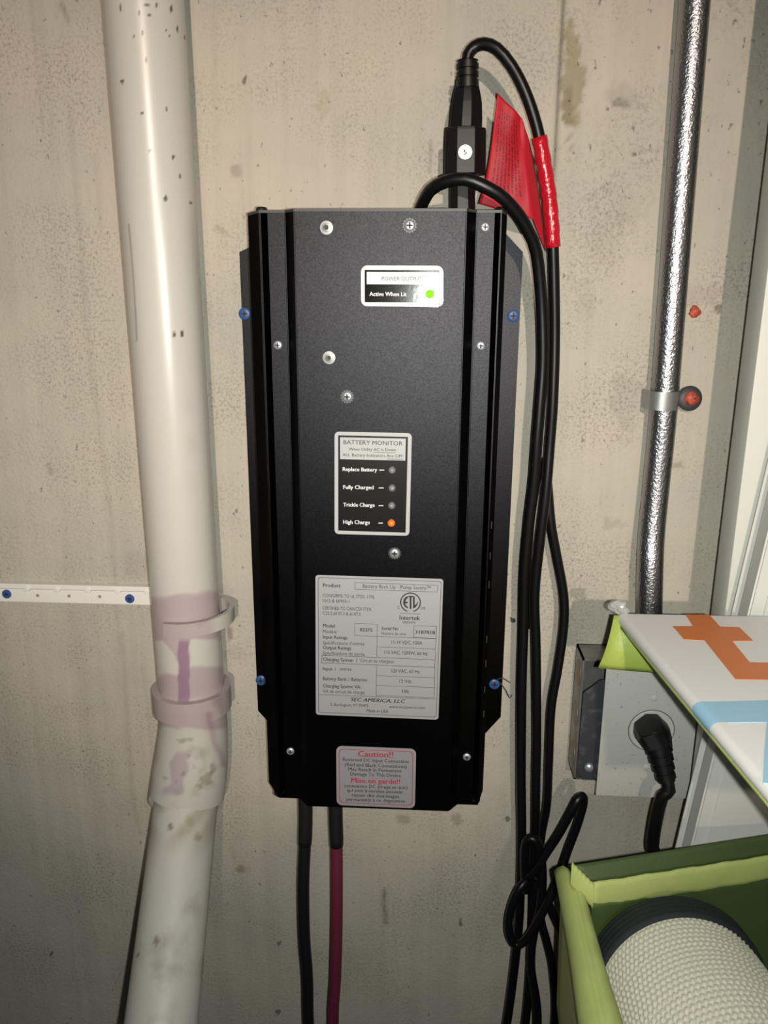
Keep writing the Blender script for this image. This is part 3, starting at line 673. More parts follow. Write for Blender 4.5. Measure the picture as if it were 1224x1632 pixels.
# ================================================================== DC CABLES BELOW THE UNIT
def dc(name, label, pts, sl_end, m, xend):
    p = path(pts); p = [Vector((p[0].x, p[0].y, zb+0.006))]+p; p += down(p[-1], xend, 0.02, -0.05)
    rt = root(name, p[0], label, 'cable')
    s = spline(p); G().tube(s, 0.0060, 16).build('cable', m, rt, smooth=True)
    ss = [q for q in s if q.z > P(487, sl_end, -.05).z]
    G().tube(ss, [0.0069]*(len(ss)-1)+[0.0066], 16).build('heat_shrink_sleeve', MT['shrink'], rt, smooth=True)
dc('black_battery_cable', 'thick black battery cable hanging from the unit bottom', [(487, 1300, -.052), (486, 1345, -.052), (483.5, 1410, -.052), (485, 1490, -.052), (490, 1560, -.052), (492, 1640, -.052)], 1345, MT['dcblack'], -0.10)
dc('red_battery_cable', 'thick dull red battery cable hanging from the unit bottom', [(535, 1302, -.052), (536.5, 1347, -.052), (537, 1420, -.052), (536.5, 1490, -.052), (534.5, 1560, -.052), (531, 1640, -.052)], 1347, MT['dcred'], -0.075)

# ================================================================== PVC DRAIN PIPE
YP = -0.046; RP = 0.03015
xa, xb = -0.2190, -0.2160
z_el = P(303, 1120, YP).z
def axis_x(z): return xa+(xb-xa)*(1.62-z)/(1.62-1.05)
pipe = root('drain_pipe', (xa, YP, 0.0), 'white plastic drain pipe with purple primer stains and a bent elbow', 'pipe')
def ringmesh(cs, rad, n_, mname, pname, parent, painter, last=None):
    v = []; nrm = None
    T = [(cs[min(i+1, len(cs)-1)]-cs[max(i-1, 0)]).normalized() for i in range(len(cs))]
    if last is not None:                # mouth of the socket turned a little
        for q_, k_ in ((-1, 1), (-2, 1), (-3, .85), (-4, .6), (-5, .4), (-6, .25), (-7, .12)): T[q_] = (T[q_]+last*k_).normalized()
    nrm = Vector((1, 0, 0))
    for i, c in enumerate(cs):
        nrm = (nrm-T[i]*nrm.dot(T[i])).normalized(); b = T[i].cross(nrm)
        for k in range(n_):
            th = 2*math.pi*k/n_; v.append(c+(nrm*math.cos(th)+b*math.sin(th))*rad[i])
    f = [[i*n_+k, i*n_+(k+1) % n_, (i+1)*n_+(k+1) % n_, (i+1)*n_+k] for i in range(len(cs)-1) for k in range(n_)]
    o = mk(pname, v, f, MT[mname], parent, 35)
    arr = np.array([tuple(x) for x in v]); px, py = proj(arr)
    paint(o.data, painter(px, py, arr)); return o
NZ = lambda a, s: np.sin(a[:, 0]*s+1.9*np.sin(a[:, 2]*s*.7))*np.cos(a[:, 2]*s*.9+1.3*np.sin(a[:, 0]*s*.6))
PUR, DPUR = np.array((0.78, 0.655, 0.74)), np.array((0.60, 0.44, 0.64))
def blend(col, m_, c): return col*(1-m_[:, None]*(1-c))
chips = [(192, 12, 2, 6), (234, 8, 5, 3), (237, 24, 3, 3), (273, 14, 2, 6), (227, 53, 2, 5), (283, 46, 2, 6), (295, 60, 3, 4), (233, 96, 2.5, 5), (195, 130, 4, 3), (227, 180, 3, 3), (239, 241, 2, 3), (276, 250, 2, 4), (287, 281, 2, 4), (264, 316, 3, 5.5), (277, 534, 3, 5), (290, 532, 3, 6), (304, 324, 3, 3), (250, 8, 2, 3), (222, 20, 2, 4), (270, 58, 1.5, 2), (265, 47, 1.5, 2), (266, 174, 1.5, 3), (213, 58, 1.5, 2)]
def paint_upper(px, py, a):
    n1 = NZ(a, 160)*5; c = np.ones((len(px), 3))
    top = 950-0.10*(px-290)+n1*0.6
    band1 = smooth01(py, top-7, top+3)*(1-smooth01(py, 1016+n1, 1022+n1))
    diag = np.interp(py, [1005, 1020, 1040, 1060, 1110], [252, 258, 276, 285, 286])
    low = smooth01(px, diag-3, diag+3)*(1-smooth01(px, 302+n1*.4, 305+n1*.4))*smooth01(py, 1012, 1018)
    t2 = np.where(px < 286, 1074, 1062)+n1*0.5
    band2 = smooth01(py, t2-3, t2+6)
    c = blend(c, np.clip(np.maximum(np.maximum(band1, low*.9), band2), 0, 1), PUR)
    st = smooth01(px, 281+n1*.3, 285+n1*.3)*(1-smooth01(px, 300+n1*.5, 303+n1*.5))*smooth01(py, 1016, 1026)
    c = blend(c, st*0.85, DPUR)
    for x, y, rx, ry in chips:
        d = np.hypot((px-x)/rx, (py-y)/ry)+NZ(a, 700)*.15; c = blend(c, (1-smooth01(d, .7, 1.15))*(a[:, 1] < YP), np.array((.18, .17, .15)))
    x = np.interp(py, [355, 400, 450, 500, 540], [205, 209, 213, 216, 218]); ln = np.exp(-((px-x)/1.3)**2)*(py > 355)*(py < 545)
    c = blend(c, ln*.7*(a[:, 1] < YP+.01), np.array((.35, .33, .3)))
    x = 298+ (py-560)*.05; sm = np.exp(-(((px-x)/9)**2))*np.exp(-((py-690)/110)**2)*np.clip(NZ(a, 110)+.2, 0, 1)
    return blend(c, sm*.25, np.array((.75, .7, .6)))
zs_u = np.arange(z_el-0.012, 1.72, 0.0016)[::-1]
cs = [Vector((axis_x(z), YP, z)) for z in zs_u]; cs = [Vector((axis_x(2.35), YP, 2.35))]+cs
ringmesh(cs, [RP]*len(cs), 150, 'pvc', 'upper_pipe', pipe, paint_upper)
# elbow: hub, 45 degree bend towards the room, outlet hub
c0 = Vector((axis_x(z_el), YP, z_el))
e0 = P(303, 1093, YP).z
dirv = None
low_a = P(297, 1277, -0.058); low_b = P(257, 1632, -0.200); dirv = (low_b-low_a).normalized()
J = Vector((axis_x(P(303, 1178, YP).z), YP, P(303, 1178, YP).z))
end = low_a
def bez(a, b, c, n_): return [a*(1-t)**2+b*2*t*(1-t)+c*t*t for t in [i/n_ for i in range(n_+1)]]
hub_top = Vector((axis_x(e0), YP, e0)); hub_bot = Vector((axis_x(P(303, 1126, YP).z), YP, P(303, 1126, YP).z))
nh = int((hub_top-hub_bot).length/0.0016)
hub = [hub_top.lerp(hub_bot, i/nh) for i in range(nh+1)]
def paint_elbow(px, py, a):
    n1 = NZ(a, 150)*6; c = np.ones((len(px), 3))
    c = blend(c, (1-smooth01(py, 1156+n1*.6, 1164+n1*.6))*(0.9), PUR)
    sk = smooth01(px, 276+n1-(py-1200)*.25, 281+n1-(py-1200)*.25)*(1-smooth01(px, 300+n1*.8-(py-1200)*.2, 304+n1*.8-(py-1200)*.2))*smooth01(py, 1192, 1204)*(1-smooth01(py, 1262, 1270))
    c = blend(c, sk*.85, np.array((.76, .64, .76)))
    x = np.interp(py, [1140, 1160, 1180, 1215], [332, 335, 341, 358]); st = np.exp(-((px-x-n1*.3)/6)**2)*(py > 1135)*(py < 1222)
    c = blend(c, st*.8, np.array((.72, .58, .70)))
    for x, y, rx, ry in ((292, 1232, 5, 6), (330, 1240, 10, 12), (300, 1205, 3, 3), (318, 1252, 6, 4), (262, 1240, 4, 4), (340, 1225, 5, 8), (310, 1222, 3, 3), (296, 1180, 12, 4), (280, 1247, 4, 3)):
        d = np.hypot((px-x)/rx, (py-y)/ry)+NZ(a, 420)*.55; c = blend(c, (1-smooth01(d, .5, 1.1))*.6, np.array((.45, .42, .36)))
    return c
o = ringmesh([hub_top+Vector((0, 0, .0001))]+[hub_top]+hub+[hub_bot-Vector((0, 0, .0004))], [RP-.001, RP+.0045]+[RP+.0060]*len(hub)+[RP+.0008], 120, 'pvc_old', 'elbow_hub', pipe, paint_elbow)
bend = bez(hub_bot, J, end-dirv*0.004, 40)
rb_ = [RP+.0012+.0042*smooth01(np.array(i/40.), .1, .9) for i in range(41)]
bend += [end]; rb_ += [RP+.0052]
bend += [end+dirv*.0002]; rb_ += [RP-.0004]
ringmesh(bend, rb_, 120, 'pvc_old', 'elbow_body', pipe, paint_elbow, (CAM-end).normalized()*.12)
def paint_lower(px, py, a):
    c = np.ones((len(px), 3)); n1 = NZ(a, 130)
    c = blend(c, (1-smooth01(py, 1310, 1400))*np.clip(n1+.25, 0, 1)*.6, np.array((.62, .57, .48)))
    for x, y, rx, ry, rgb in ((249, 1500, 4, 6, (.5, .4, .5)), (220, 1522, 4, 5, (.4, .38, .35)), (272, 1318, 4, 4, (.4, .38, .33)), (316, 1335, 9, 10, (.72, .7, .55)), (284, 1270, 8, 3, (.62, .5, .62)), (302, 1267, 6, 3, (.6, .5, .6)), (285, 1278, 6, 5, (.7, .66, .5)), (303, 1310, 10, 14, (.85, .8, .66))):
        d = np.hypot((px-x)/rx, (py-y)/ry)+n1*.3; c = blend(c, 1-smooth01(d, .6, 1.1), np.array(rgb))
    return c
end2 = end+dirv*0.42
nl = 150; lp = [(end-dirv*.01).lerp(end2, i/nl) for i in range(nl+1)]
lp += bez(end2, end2+dirv*.08, end2+dirv*.08+Vector((0, 0, -.4)), 16)[1:]
lp += [Vector((lp[-1].x, lp[-1].y, 0.0))] if lp[-1].z > 0.02 else []
ringmesh(lp, [RP]*len(lp), 96, 'pvc_old', 'lower_pipe', pipe, paint_lower)
# cut, tilted collar ring left hanging on the pipe
rc = P(303, 985, YP); g = G(); v = []; NA = 60; xr_ = P(371.5, 962, YP).x; R = 0.0400; cxr = xr_-R
zr = P(300, 1006, -0.082).z; TH0 = -math.degrees(math.acos((P(262, 1005, YP-.030).x-cxr)/R))
for i in range(NA+1):
    th = math.radians(TH0+(72-TH0)*i/NA)
    for rr_, hh in ((R, -.0064), (R, .0064), (R-.0046, .0064), (R-.0046, -.0064)):
        x = cxr+rr_*math.cos(th); y = YP+rr_*math.sin(th)*0.92; v.append(Vector((x, y, zr+hh+0.05*(x-cxr))))
f = [[0, 1, 2, 3], [NA*4+3, NA*4+2, NA*4+1, NA*4]]
for i in range(NA):
    for k in range(4): f.append([i*4+k, i*4+(k+1) % 4, (i+1)*4+(k+1) % 4, (i+1)*4+k])
co_ = mk('cut_collar', v, f, MT['pvc_old'], pipe, 40, label='cut plastic collar hanging askew round the pipe')
arr = np.array([tuple(x) for x in v]); px, py = proj(arr)
paint(co_.data, blend(np.ones((len(v), 3)), (1-smooth01(px, 330, 350))*.8, PUR))

# ================================================================== WHITE MOUNTING RAIL
rl = root('mounting_rail', P(0, 945, 0), 'white plastic mounting rail with two blue screws, ending behind the drain pipe', 'rail')
xr0, xr1 = -0.62, axis_x(1.15)+0.004
za, zm, zbm = P(120, 931, -.004).z, P(120, 941.5, -.005).z, P(120, 962, -.005).z
g = G(); g.box(xr0, xr1, -0.0045, -0.0002, zbm, zm, 0.0006); g.build('strip', MT['rail'], rl)
g = G(); g.box(xr0, xr1, -0.0075, -0.0002, zm+0.0014, za, 0.0008); g.box(xr0, xr1, -0.0030, -0.0002, zm-.001, zm+0.0020); g.build('ledge', MT['rail'], rl)
for px in (60, 110, 159):
    q = P(px, 948+px*.018, -.0045); G().lathe(q, (0, -1, 0), [(0.0017, -.0003), (0.0017, .00015)], 14).build('rail_hole', MT['railhole'], rl)
for px in (42, 90, 139, 187, 234):
    q = P(px, 931.5+px*.03, -.0075); G().lathe((q.x, -0.0072, zm+0.0022), (0, -1, 0), [(0.0034, -.0005), (0.0034, .0010), (.0020, .0014), (.0001, .0014)], 16).build('clip_bump', MT['rail'], rl, smooth=40)
for px, py in ((11, 946.5), (207, 954)):
    q = P(px, py, -.0045)
    s_ = G().lathe(q, (0, -1, 0), [(0.0046, -.0005), (0.0046, .0008), (.0040, .0017), (.0026, .0019), (.0022, .0012), (.0001, .0012)], 24).build('rail_screw', MT['blue'], rl, smooth=40, label='blue masonry screw')
    G().lathe((q.x, q.y-.0012, q.z), (0, -1, 0), [(.0017, -.0002), (.0017, .0002)], 6).build('hex_recess', MT['recess'], s_)

# ================================================================== CONDUIT AND STRAP
cd_ = root('conduit', (0.2, -0.014, 1.0), 'shiny galvanised conduit running down the wall into the outlet box', 'conduit')
cp = path([(1107.5, 0, -.0145), (1083, 320, -.0145), (1058.5, 640, -.0145), (1046, 770, -.0145), (1038.5, 850, -.0175), (1036, 905, -.0225), (1034.5, 975, -.0245), (1031, 1060, -.0245)])
top = Vector((cp[0].x-0.004*1.2, cp[0].y, 2.35)); cpp = [top]+spline(cp, .004)
G().tube(cpp, 0.01165, 40).build('tube', MT['emt'], cd_, smooth=True)
# strap: band over the tube plus ear with dark washer
q = P(1054.5, 637, -.0145); x0 = q.x; hz = (P(1054, 622, -.03).z-P(1054, 652, -.03).z)/2
v = []; f = []; NA = 20; R1, R2 = 0.0120, 0.0136
sec = [(x0-0.0140, 0.0)]
pts_o = []; pts_i = []
for i in range(NA+1):
    th = math.pi+math.pi*i/NA; pts_o.append((x0+R2*math.cos(th), -.0145+R2*math.sin(th))); pts_i.append((x0+R1*math.cos(th), -.0145+R1*math.sin(th)))
pts_o = [(x0-R2, -.0005)]+pts_o+[(x0+R2, -.0040), (x0+R2+0.020, -.0040)]; pts_i = [(x0-R1, -.0005)]+pts_i+[(x0+R1, -.0010), (x0+R2+0.020, -.0010)]
ring = pts_o+pts_i[::-1]; k = len(ring)
v = [(x, y, q.z-hz) for x, y in ring]+[(x, y, q.z+hz) for x, y in ring]
m_ = len(pts_o)
f = [[i, (i+1) % k, k+(i+1) % k, k+i] for i in range(k)]
for b in (0, k):
    for i in range(m_-1): f.append([b+i, b+i+1, b+k-2-i, b+k-1-i])
st_ = root('pipe_strap', (x0, 0, q.z), 'zinc one-hole strap holding the conduit, with dark washer and red anchor', 'strap')
mk('band', v, f, MT['strap'], st_, 30)
wq = P(1099.5, 635, -.0075)
ax = Vector((0.10, -1, 0.10))
wo = G().lathe(wq, ax, [(0.0100, -.003), (0.0108, -.002), (0.0110, 0.0), (0.0098, .0016), (0.0060, .0026), (0.0002, .0026)], 30).build('washer', MT['washer'], st_, smooth=40, label='dark round washer')
bm = bmesh.new(); bmesh.ops.create_icosphere(bm, subdivisions=3, radius=0.0058)
for vv in bm.verts:
    nn = noise.noise(vv.co*420); vv.co = Vector((vv.co.x*1.1, vv.co.y*.55, vv.co.z))*(1+.35*nn)
G().bm(bm, Matrix.Translation(wq+ax.normalized()*.0026)).build('anchor_plug', MT['plugred'], st_, smooth=True, label='chewed red plastic anchor')
h = wq+ax.normalized()*.0058+Vector((.002, 0, 0)); G().lathe(h, ax, [(.0009, -.002), (.0009, .0004)], 10).build('plug_hole', MT['recess'], st_)
# empty red wall plug in the concrete
q = P(1107, 497, 0); bm = bmesh.new(); bmesh.ops.create_icosphere(bm, subdivisions=3, radius=0.0050)
for vv in bm.verts: vv.co = Vector((vv.co.x, vv.co.y*.35, vv.co.z))*(1+.4*noise.noise(vv.co*500))
tag(G().bm(bm, Matrix.Translation(q)).build('wall_plug', MT['plugred'], smooth=True, origin=q), 'small broken red wall plug in the concrete right of the conduit', 'wall plug')
q = P(814, 984.5, 0)
tag(G().lathe(q, (0.25, -1, 0.02), [(.0008, -.002), (.0008, .007), (.0022, .0072), (.0020, .0082), (.0001, .0084)], 12).build('nail', MT['wire'], smooth=40, origin=q), 'small dark nail in the wall between unit and cords', 'nail')

# ================================================================== OUTLET BOX
ob = root('outlet_box', (0.2, 0, 0.94), 'grey steel outlet box with cover plate below the conduit', 'outlet box')
bx0, bx1, bz0, bz1 = 0.1492, 0.2500, P(919, 1229, -.02).z, P(931, 1040, -.02).z
g = G(); T_ = .0016; yb = -.034
for a in ((bx0, bx0+T_, yb, -.0003, bz0, bz1), (bx1-T_, bx1, yb, -.0003, bz0, bz1), (bx0, bx1, yb, -.0003, bz0, bz0+T_), (bx0, bx1, yb, -.0003, bz1-T_, bz1), (bx0, bx1, -.0022, -.0003, bz0, bz1)): g.box(*a)
g.build('body', MT['boxsteel'], ob)
for zz in np.linspace(bz0+.020, bz1-.022, 3):
    G().lathe((bx0-.0001, -.017, zz), (-1, 0, 0), [(.0125, -.0006), (.0125, .0002), (.0105, .0004), (.0103, .0001), (.0001, .0001)], 26).build('knockout', MT['knock'], ob, smooth=30)
# dark plaster ring with cut corner
g = G(); px0 = 0.1505; g.prism([(px0+.006, bz0+.001), (px0+.0005, bz0+.010), (px0+.001, bz1-.034), (px0+.017, bz1-.020), (px0+.095, bz1-.020), (px0+.095, bz0+.001)], yb-.0015, yb+.0003)
g.build('plaster_ring', MT['boxplate'], ob)
g = G().lathe(P(939, 1223, yb-.0015), (0, -1, 0), [(.0044, -.0003), (.0044, .0008), (.0035, .002), (.0001, .0026)], 20).build('ring_screw', MT['zinc'], ob, smooth=50)
YCv = -.052
ca, cb, cc_, cdd = P(966, 1068, YCv), P(950, 1266, YCv), P(1098, 1275, YCv), P(1109, 1145, YCv)
cx0, cx1, cz0, cz1 = (ca.x+cb.x)/2, (cc_.x+cdd.x)/2, (cb.z+cc_.z)/2, ca.z+.006
g = G(); g.box(cx0, cx1, YCv, YCv+.0022, cz0, cz1, .0007); cv = g.build('cover_plate', MT['cover'], ob, smooth=30)
g = G(); g.box(cx0+.014, cx1-.012, YCv+.002, yb, cz0+.012, cz1-.012, .001); g.build('raised_ring', MT['boxplate'], ob)
rq = P(1038, 1164, YCv); 
G().lathe(rq, (0, -1, 0), [(.0212, -.0003), (.0212, .00012)], 40).build('receptacle_groove', MT['groove'], cv)
G().lathe(rq, (0, -1, 0), [(.0203, -.0002), (.0203, .0006), (.0198, .0010), (.0001, .0010)], 40).build('receptacle', MT['recept'], cv, smooth=30)
for px, py in ((1043, 1113), (1030, 1223)):
    G().lathe(P(px, py, YCv), (0, -1, 0), [(.0030, -.0003), (.0030, .0006), (.0018, .0012), (.0001, .0013)], 18).build('plate_screw', MT['recept'], cv, smooth=50)
# angled plug and its cord
pg = root('outlet_plug', rq, 'black angled plug and cord in the grey outlet box', 'power plug')
pa = P(1036, 1160, YCv-.002); pb = P(1044, 1178, YCv-.024); pcx = P(1056, 1206, YCv-.034); pd = P(1063, 1246, YCv-.038)
def hull(name, secs, m, parent, cut=.35):
    v = []
    for c, ax_, hw, hh in secs:
        a_ = Vector(ax_).normalized(); s_ = a_.cross(Vector((0, 0, 1))).normalized(); u_ = s_.cross(a_)
        for ux, uz in ((-1, -cut), (-1, cut), (-cut, 1), (cut, 1), (1, cut), (1, -cut), (cut, -1), (-cut, -1)): v.append(c+s_*ux*hw+u_*uz*hh)
    k = len(secs); bm = bmesh.new(); bv = [bm.verts.new(x) for x in v]
    bm.faces.new(bv[:8]); bm.faces.new(bv[-8:])
    for j in range(k-1):
        for i in range(8): bm.faces.new((bv[j*8+i], bv[j*8+(i+1) % 8], bv[(j+1)*8+(i+1) % 8], bv[(j+1)*8+i]))
    bmesh.ops.recalc_face_normals(bm, faces=bm.faces); bmesh.ops.bevel(bm, geom=bm.edges[:], offset=.0007, segments=2, affect='EDGES')
    return G().bm(bm).build(name, m, parent, smooth=40)
d1 = (pb-pa).normalized(); d2 = (pcx-pb).normalized()
hull('plug_body', [(pa, (0, -1, 0), .0150, .0145), (pa.lerp(pb, .45), (0, -1, -.1), .0152, .0150), (pb, (.1, -.8, -.6), .0140, .0135), (pb.lerp(pcx, .6), (.2, -.5, -.8), .0115, .0105)], MT['rubbermatte'], pg)
ss = pb.lerp(pcx, .40); L = (pd-ss).length; pr = []
for i in range(4): b = i*L/4; rr_ = .0118-.0010*i; pr += [(rr_, b), (rr_, b+L*.16), (rr_*.84, b+L*.18), (rr_*.84, b+L*.24)]
pr += [(.0062, L), (.004, L+.001)]
G().lathe(ss, pd-ss, pr, 22).build('strain_relief', MT['rubbermatte'], pg, smooth=30)
cl = [ss.lerp(pd, .7), pd+(pd-ss)*.25]+path([(1056, 1268, -.092), (1047, 1300, -.092), (1040, 1345, -.092), (1038, 1400, -.094)])
cl += [Vector((cl[-1].x-.02, -.092, .70)), Vector((.150, -.080, .48)), Vector((.140, -.060, .25)), Vector((.140, -.050, .02))]
G().tube(spline(cl), .0057, 16).build('cord', MT['rubber'], pg, smooth=True)

# ================================================================== LEANING WHITE PANELS
# image lines (1172,970)-(1083,1340): tilted a few degrees off plumb, leaning in front of the trim board
lp_ = root('leaning_panel', (0.25, -.06, 0.0), 'white painted panel with rounded edge leaning in front of the trim board', 'panel')
def lean(name, off0, off1, y0, y1, bev, m=MT['panel']):
    a = P(1084, 1340, (y0+y1)/2*0+y1); b = P(1173, 970, y1)
    d = (b-a); d.y = 0; d.normalize(); s_ = Vector((d.z, 0, -d.x)); o_ = a-d*(a.z/d.z)
    bm = bmesh.new(); bmesh.ops.create_cube(bm, size=1)
    for vv in bm.verts:
        t = (vv.co.z+.5); uu = off0+(off1-off0)*(vv.co.x+.5); yy = y0+(y1-y0)*(vv.co.y+.5)
        p_ = o_+d*(t*1.72)+s_*uu; vv.co = Vector((p_.x, yy, p_.z if t > .5 else max(p_.z, 0.0)))
    bmesh.ops.recalc_face_normals(bm, faces=bm.faces)
    bmesh.ops.bevel(bm, geom=bm.edges[:], offset=bev, segments=4, affect='EDGES')
    return G().bm(bm).build(name, m, lp_, smooth=40)
lean('back_leaf', 0.0, 0.24, -.0865, -.099, .0055)
lean('front_leaf', 0.0105, 0.24, -.0995, -.118, .0015)
lean('face_board', 0.0225, 0.24, -.1182, -.1197, .0005)

# ================================================================== GREEN STORAGE BIN WITH PRINTED LID
YL = -.130
la = P(985, 978, YL); zl = la.z
dlft = PZ(1224, 1258, zl)-la; dlft.normalize()
drt = PZ(1224, 983, zl)-la; drt.normalize()
rt_ = root('storage_bin', (0.30, -.2, 0), 'lime green mesh fabric bin with raised white lid printed orange and blue', 'storage bin')
def LP(px, py, up=0.0): q = PZ(px, py, zl+up); return q
Wd, Dp, TH = 0.36, 0.42, 0.0100
def lpt(u, v_, h): return la+drt*u+dlft*v_+Vector((0, 0, h))
# padded panel: rounded long edge section swept front to back
sec = []
for k in range(9): th = math.pi*.5+math.pi*k/8; sec.append((TH/2+TH/2*math.cos(th), -TH/2+TH/2*math.sin(th)))
sec = sec+[(Wd, -TH), (Wd, 0)]
ns = 30; v = []; f = []
for i in range(ns+1):
    for u, h in sec: v.append(lpt(u, Dp*i/ns, h))
k = len(sec)
for i in range(ns):
    for j in range(k): f.append([i*k+j, i*k+(j+1) % k, (i+1)*k+(j+1) % k, (i+1)*k+j])
f += [list(range(k)), [ns*k+j for j in range(k)]]
lid = mk('lid', v, f, MT['lidwhite'], rt_, 40, label='white padded lid panel with orange and blue print')
# lime piping below the rounded edge
G().tube([lpt(.0030, Dp*i/20, -TH+.0002) for i in range(21)], .0019, 10).build('piping', MT['lime'], lid, smooth=True)
def decal(name, pts, m, extra=None):
    q = [LP(x, y) for x, y in pts]
    if extra: q = extra(q)
    o_ = mk(name, [p_+Vector((0, 0, .0003)) for p_ in q]+[p_-Vector((0, 0, .0006)) for p_ in q], [list(range(len(q))), list(range(len(q), 2*len(q)))]+[[i, (i+1) % len(q), len(q)+(i+1) % len(q), len(q)+i] for i in range(len(q))], m, lid); return o_
T1 = [(1092.7, 980), (1130.4, 980), (1147.7, 999), (1178, 1000), (1200.5, 1021.5), (1167, 1022), (1195, 1056), (1290, 1058), (1312, 1085), (1172.5, 1083), (1122.9, 1021), (1090.5, 1019.5), (1072, 998.4), (1104.5, 998.4)]
decal('printed_letter', T1, MT['orange'])
va = dlft.dot(LP(1130, 1118)-la); vb = dlft.dot(LP(1152, 1151)-la)
decal('printed_stripe', [(1130, 1118), (1320, 1114), (1345, 1150), (1152, 1151)], MT['bluep'], lambda q: [lpt(.0098, va, 0), q[1], q[2], lpt(.0098, vb, 0)])
decal('printed_stripe', [(1222, 1152), (1250, 1152), (1330, 1260), (1216, 1248), (1218, 1200)], MT['bluep'])
# stripe where it rolls over the padded edge
v = []; f = []
for i in range(7):
    for kx in range(6):
        th = math.pi*.5+math.pi*.95*kx/5-0.0; v.append(lpt(TH/2+(TH/2+.0003)*math.cos(th), va+(vb-va)*i/6, -TH/2+(TH/2+.0003)*math.sin(th)))
    v.append(lpt(0.0098, va+(vb-va)*i/6, .0003))
for i in range(6):
    for j in range(5): f.append([i*7+j, i*7+j+1, (i+1)*7+j+1, (i+1)*7+j])
    f.append([i*7+6, i*7, (i+1)*7, (i+1)*7+6])
mk('printed_stripe', v, f, MT['bluep'], lid, True)
# lime flap hanging from the wall-side edge of the lid
v = []; nu, nv = 16, 10
b0, b1 = P(953, 1064, YL-.006), P(1062, 1081, YL-.006)
dirb = (b1-b0).normalized()
for i in range(nu+1):
    for j in range(nv+1):
        s_, t = i/nu, j/nv
        tp_ = lpt(Wd*.7*s_-.003*(1-s_), .0005, -.0012); bt = b0+dirb*(Wd*.7*s_+.004*s_); bt.z = b0.z+(b1.z-b0.z)*min(1, s_*2.2)
        p_ = tp_.lerp(bt, t); p_ = p_+Vector((0, -.006*math.sin(math.pi*t)+.0012*math.sin(9*s_+4*t), 0)); v.append(p_)
f = [[i*(nv+1)+j, (i+1)*(nv+1)+j, (i+1)*(nv+1)+j+1, i*(nv+1)+j+1] for i in range(nu) for j in range(nv)]
fo = mk('lid_flap', v, f, MT['limelight'], rt_, True, label='bright lime flap hanging under the lid')
md = fo.modifiers.new('thick', 'SOLIDIFY'); md.thickness = .0016
# bin
cz = P(943, 1425, -.195); zr_ = cz.z
BL = cz; BR = PZ(1224, 1381, zr_); BR = BL+(BR-BL)*1.3; FL = PZ(980, 1632, zr_); FL = BL+(FL-BL)*3.0; FR = BR+(FL-BL)
def wallp(name, a, b, ztop, zbot, inset, m, th=.0018, cell=14):
    c = (BL+BR+FL+FR)/4; v = []; nu_, nv_ = cell, 8
    for i in range(nu_+1):
        for j in range(nv_+1):
            s_, t = i/nu_, j/nv_; p_ = a.lerp(b, s_); q_ = p_+(c-p_)*inset*t
            bow = .004*math.sin(math.pi*s_)*math.sin(math.pi*t)
            v.append(Vector((q_.x, q_.y+bow, ztop+(zbot-ztop)*t)))
    f = [[i*(nv_+1)+j, (i+1)*(nv_+1)+j, (i+1)*(nv_+1)+j+1, i*(nv_+1)+j+1] for i in range(nu_) for j in range(nv_)]
    o_ = mk(name, v, f, m, rt_, True); mm = o_.modifiers.new('thick', 'SOLIDIFY'); mm.thickness = th; return o_
ec = Vector((.1985, -.202, .887)); R0 = 0.0628
zbn = ec.z-.0673-.004
OUTER = [PZ(883, 1388, zr_-.010), PZ(905, 1509, zr_-.010), PZ(922, 1632, zr_-.010)]
FOLD = [PZ(909, 1386, zr_+.003), PZ(930, 1480, zr_+.003), PZ(962, 1632, zr_+.003)]
INNR = [PZ(939, 1448, zr_-.006), PZ(966, 1545, zr_-.006), PZ(994, 1632, zr_-.006)]
for L_ in (OUTER, FOLD, INNR): L_.append(L_[-1]+(L_[-1]-L_[-2])*2.6)
wallp('back_panel', BL, BR, zr_+.001, zbn, .03, MT['mesh']); wallp('side_panel', OUTER[0]+Vector((.006, 0, 0)), OUTER[-1]+Vector((.006, 0, 0)), zr_-.012, zbn, .03, MT['lime']); wallp('side_panel', BR, FR, zr_+.001, zbn, .03, MT['mesh']); wallp('front_panel', FL, FR, zr_+.001, zbn, .03, MT['mesh'])
# binding bands: flattened rolls along the rim
def band(name, a, b, w_, h_, lift, m, out=Vector((0, 0, 0)), amp=.0010):
    d = (b-a).normalized(); s_ = d.cross(Vector((0, 0, 1))).normalized(); v = []; n_ = 40; k = 12
    for i in range(n_+1):
        c_ = a.lerp(b, i/n_)+Vector((0, 0, lift+amp*math.sin(i*.9)+amp*.6*math.sin(i*2.3)))+out
        for j in range(k):
            th = 2*math.pi*j/k; ct, st2 = math.cos(th), math.sin(th)
            v.append(c_+s_*(w_*math.copysign(abs(ct)**.7, ct))+Vector((0, 0, h_*math.copysign(abs(st2)**.7, st2))))
    f = [[i*k+j, i*k+(j+1) % k, (i+1)*k+(j+1) % k, (i+1)*k+j] for i in range(n_) for j in range(k)]+[list(range(k)), [n_*k+j for j in range(k)]]
    return mk(name, v, f, m, rt_, True)
band('rim_binding', BL, BR, .0022, .0118, -.001, MT['lime'], amp=.0004); band('rim_binding', BR, FR, .006, .008, 0, MT['lime']); band('rim_binding', FL, FR, .003, .0098, 0, MT['lime'])
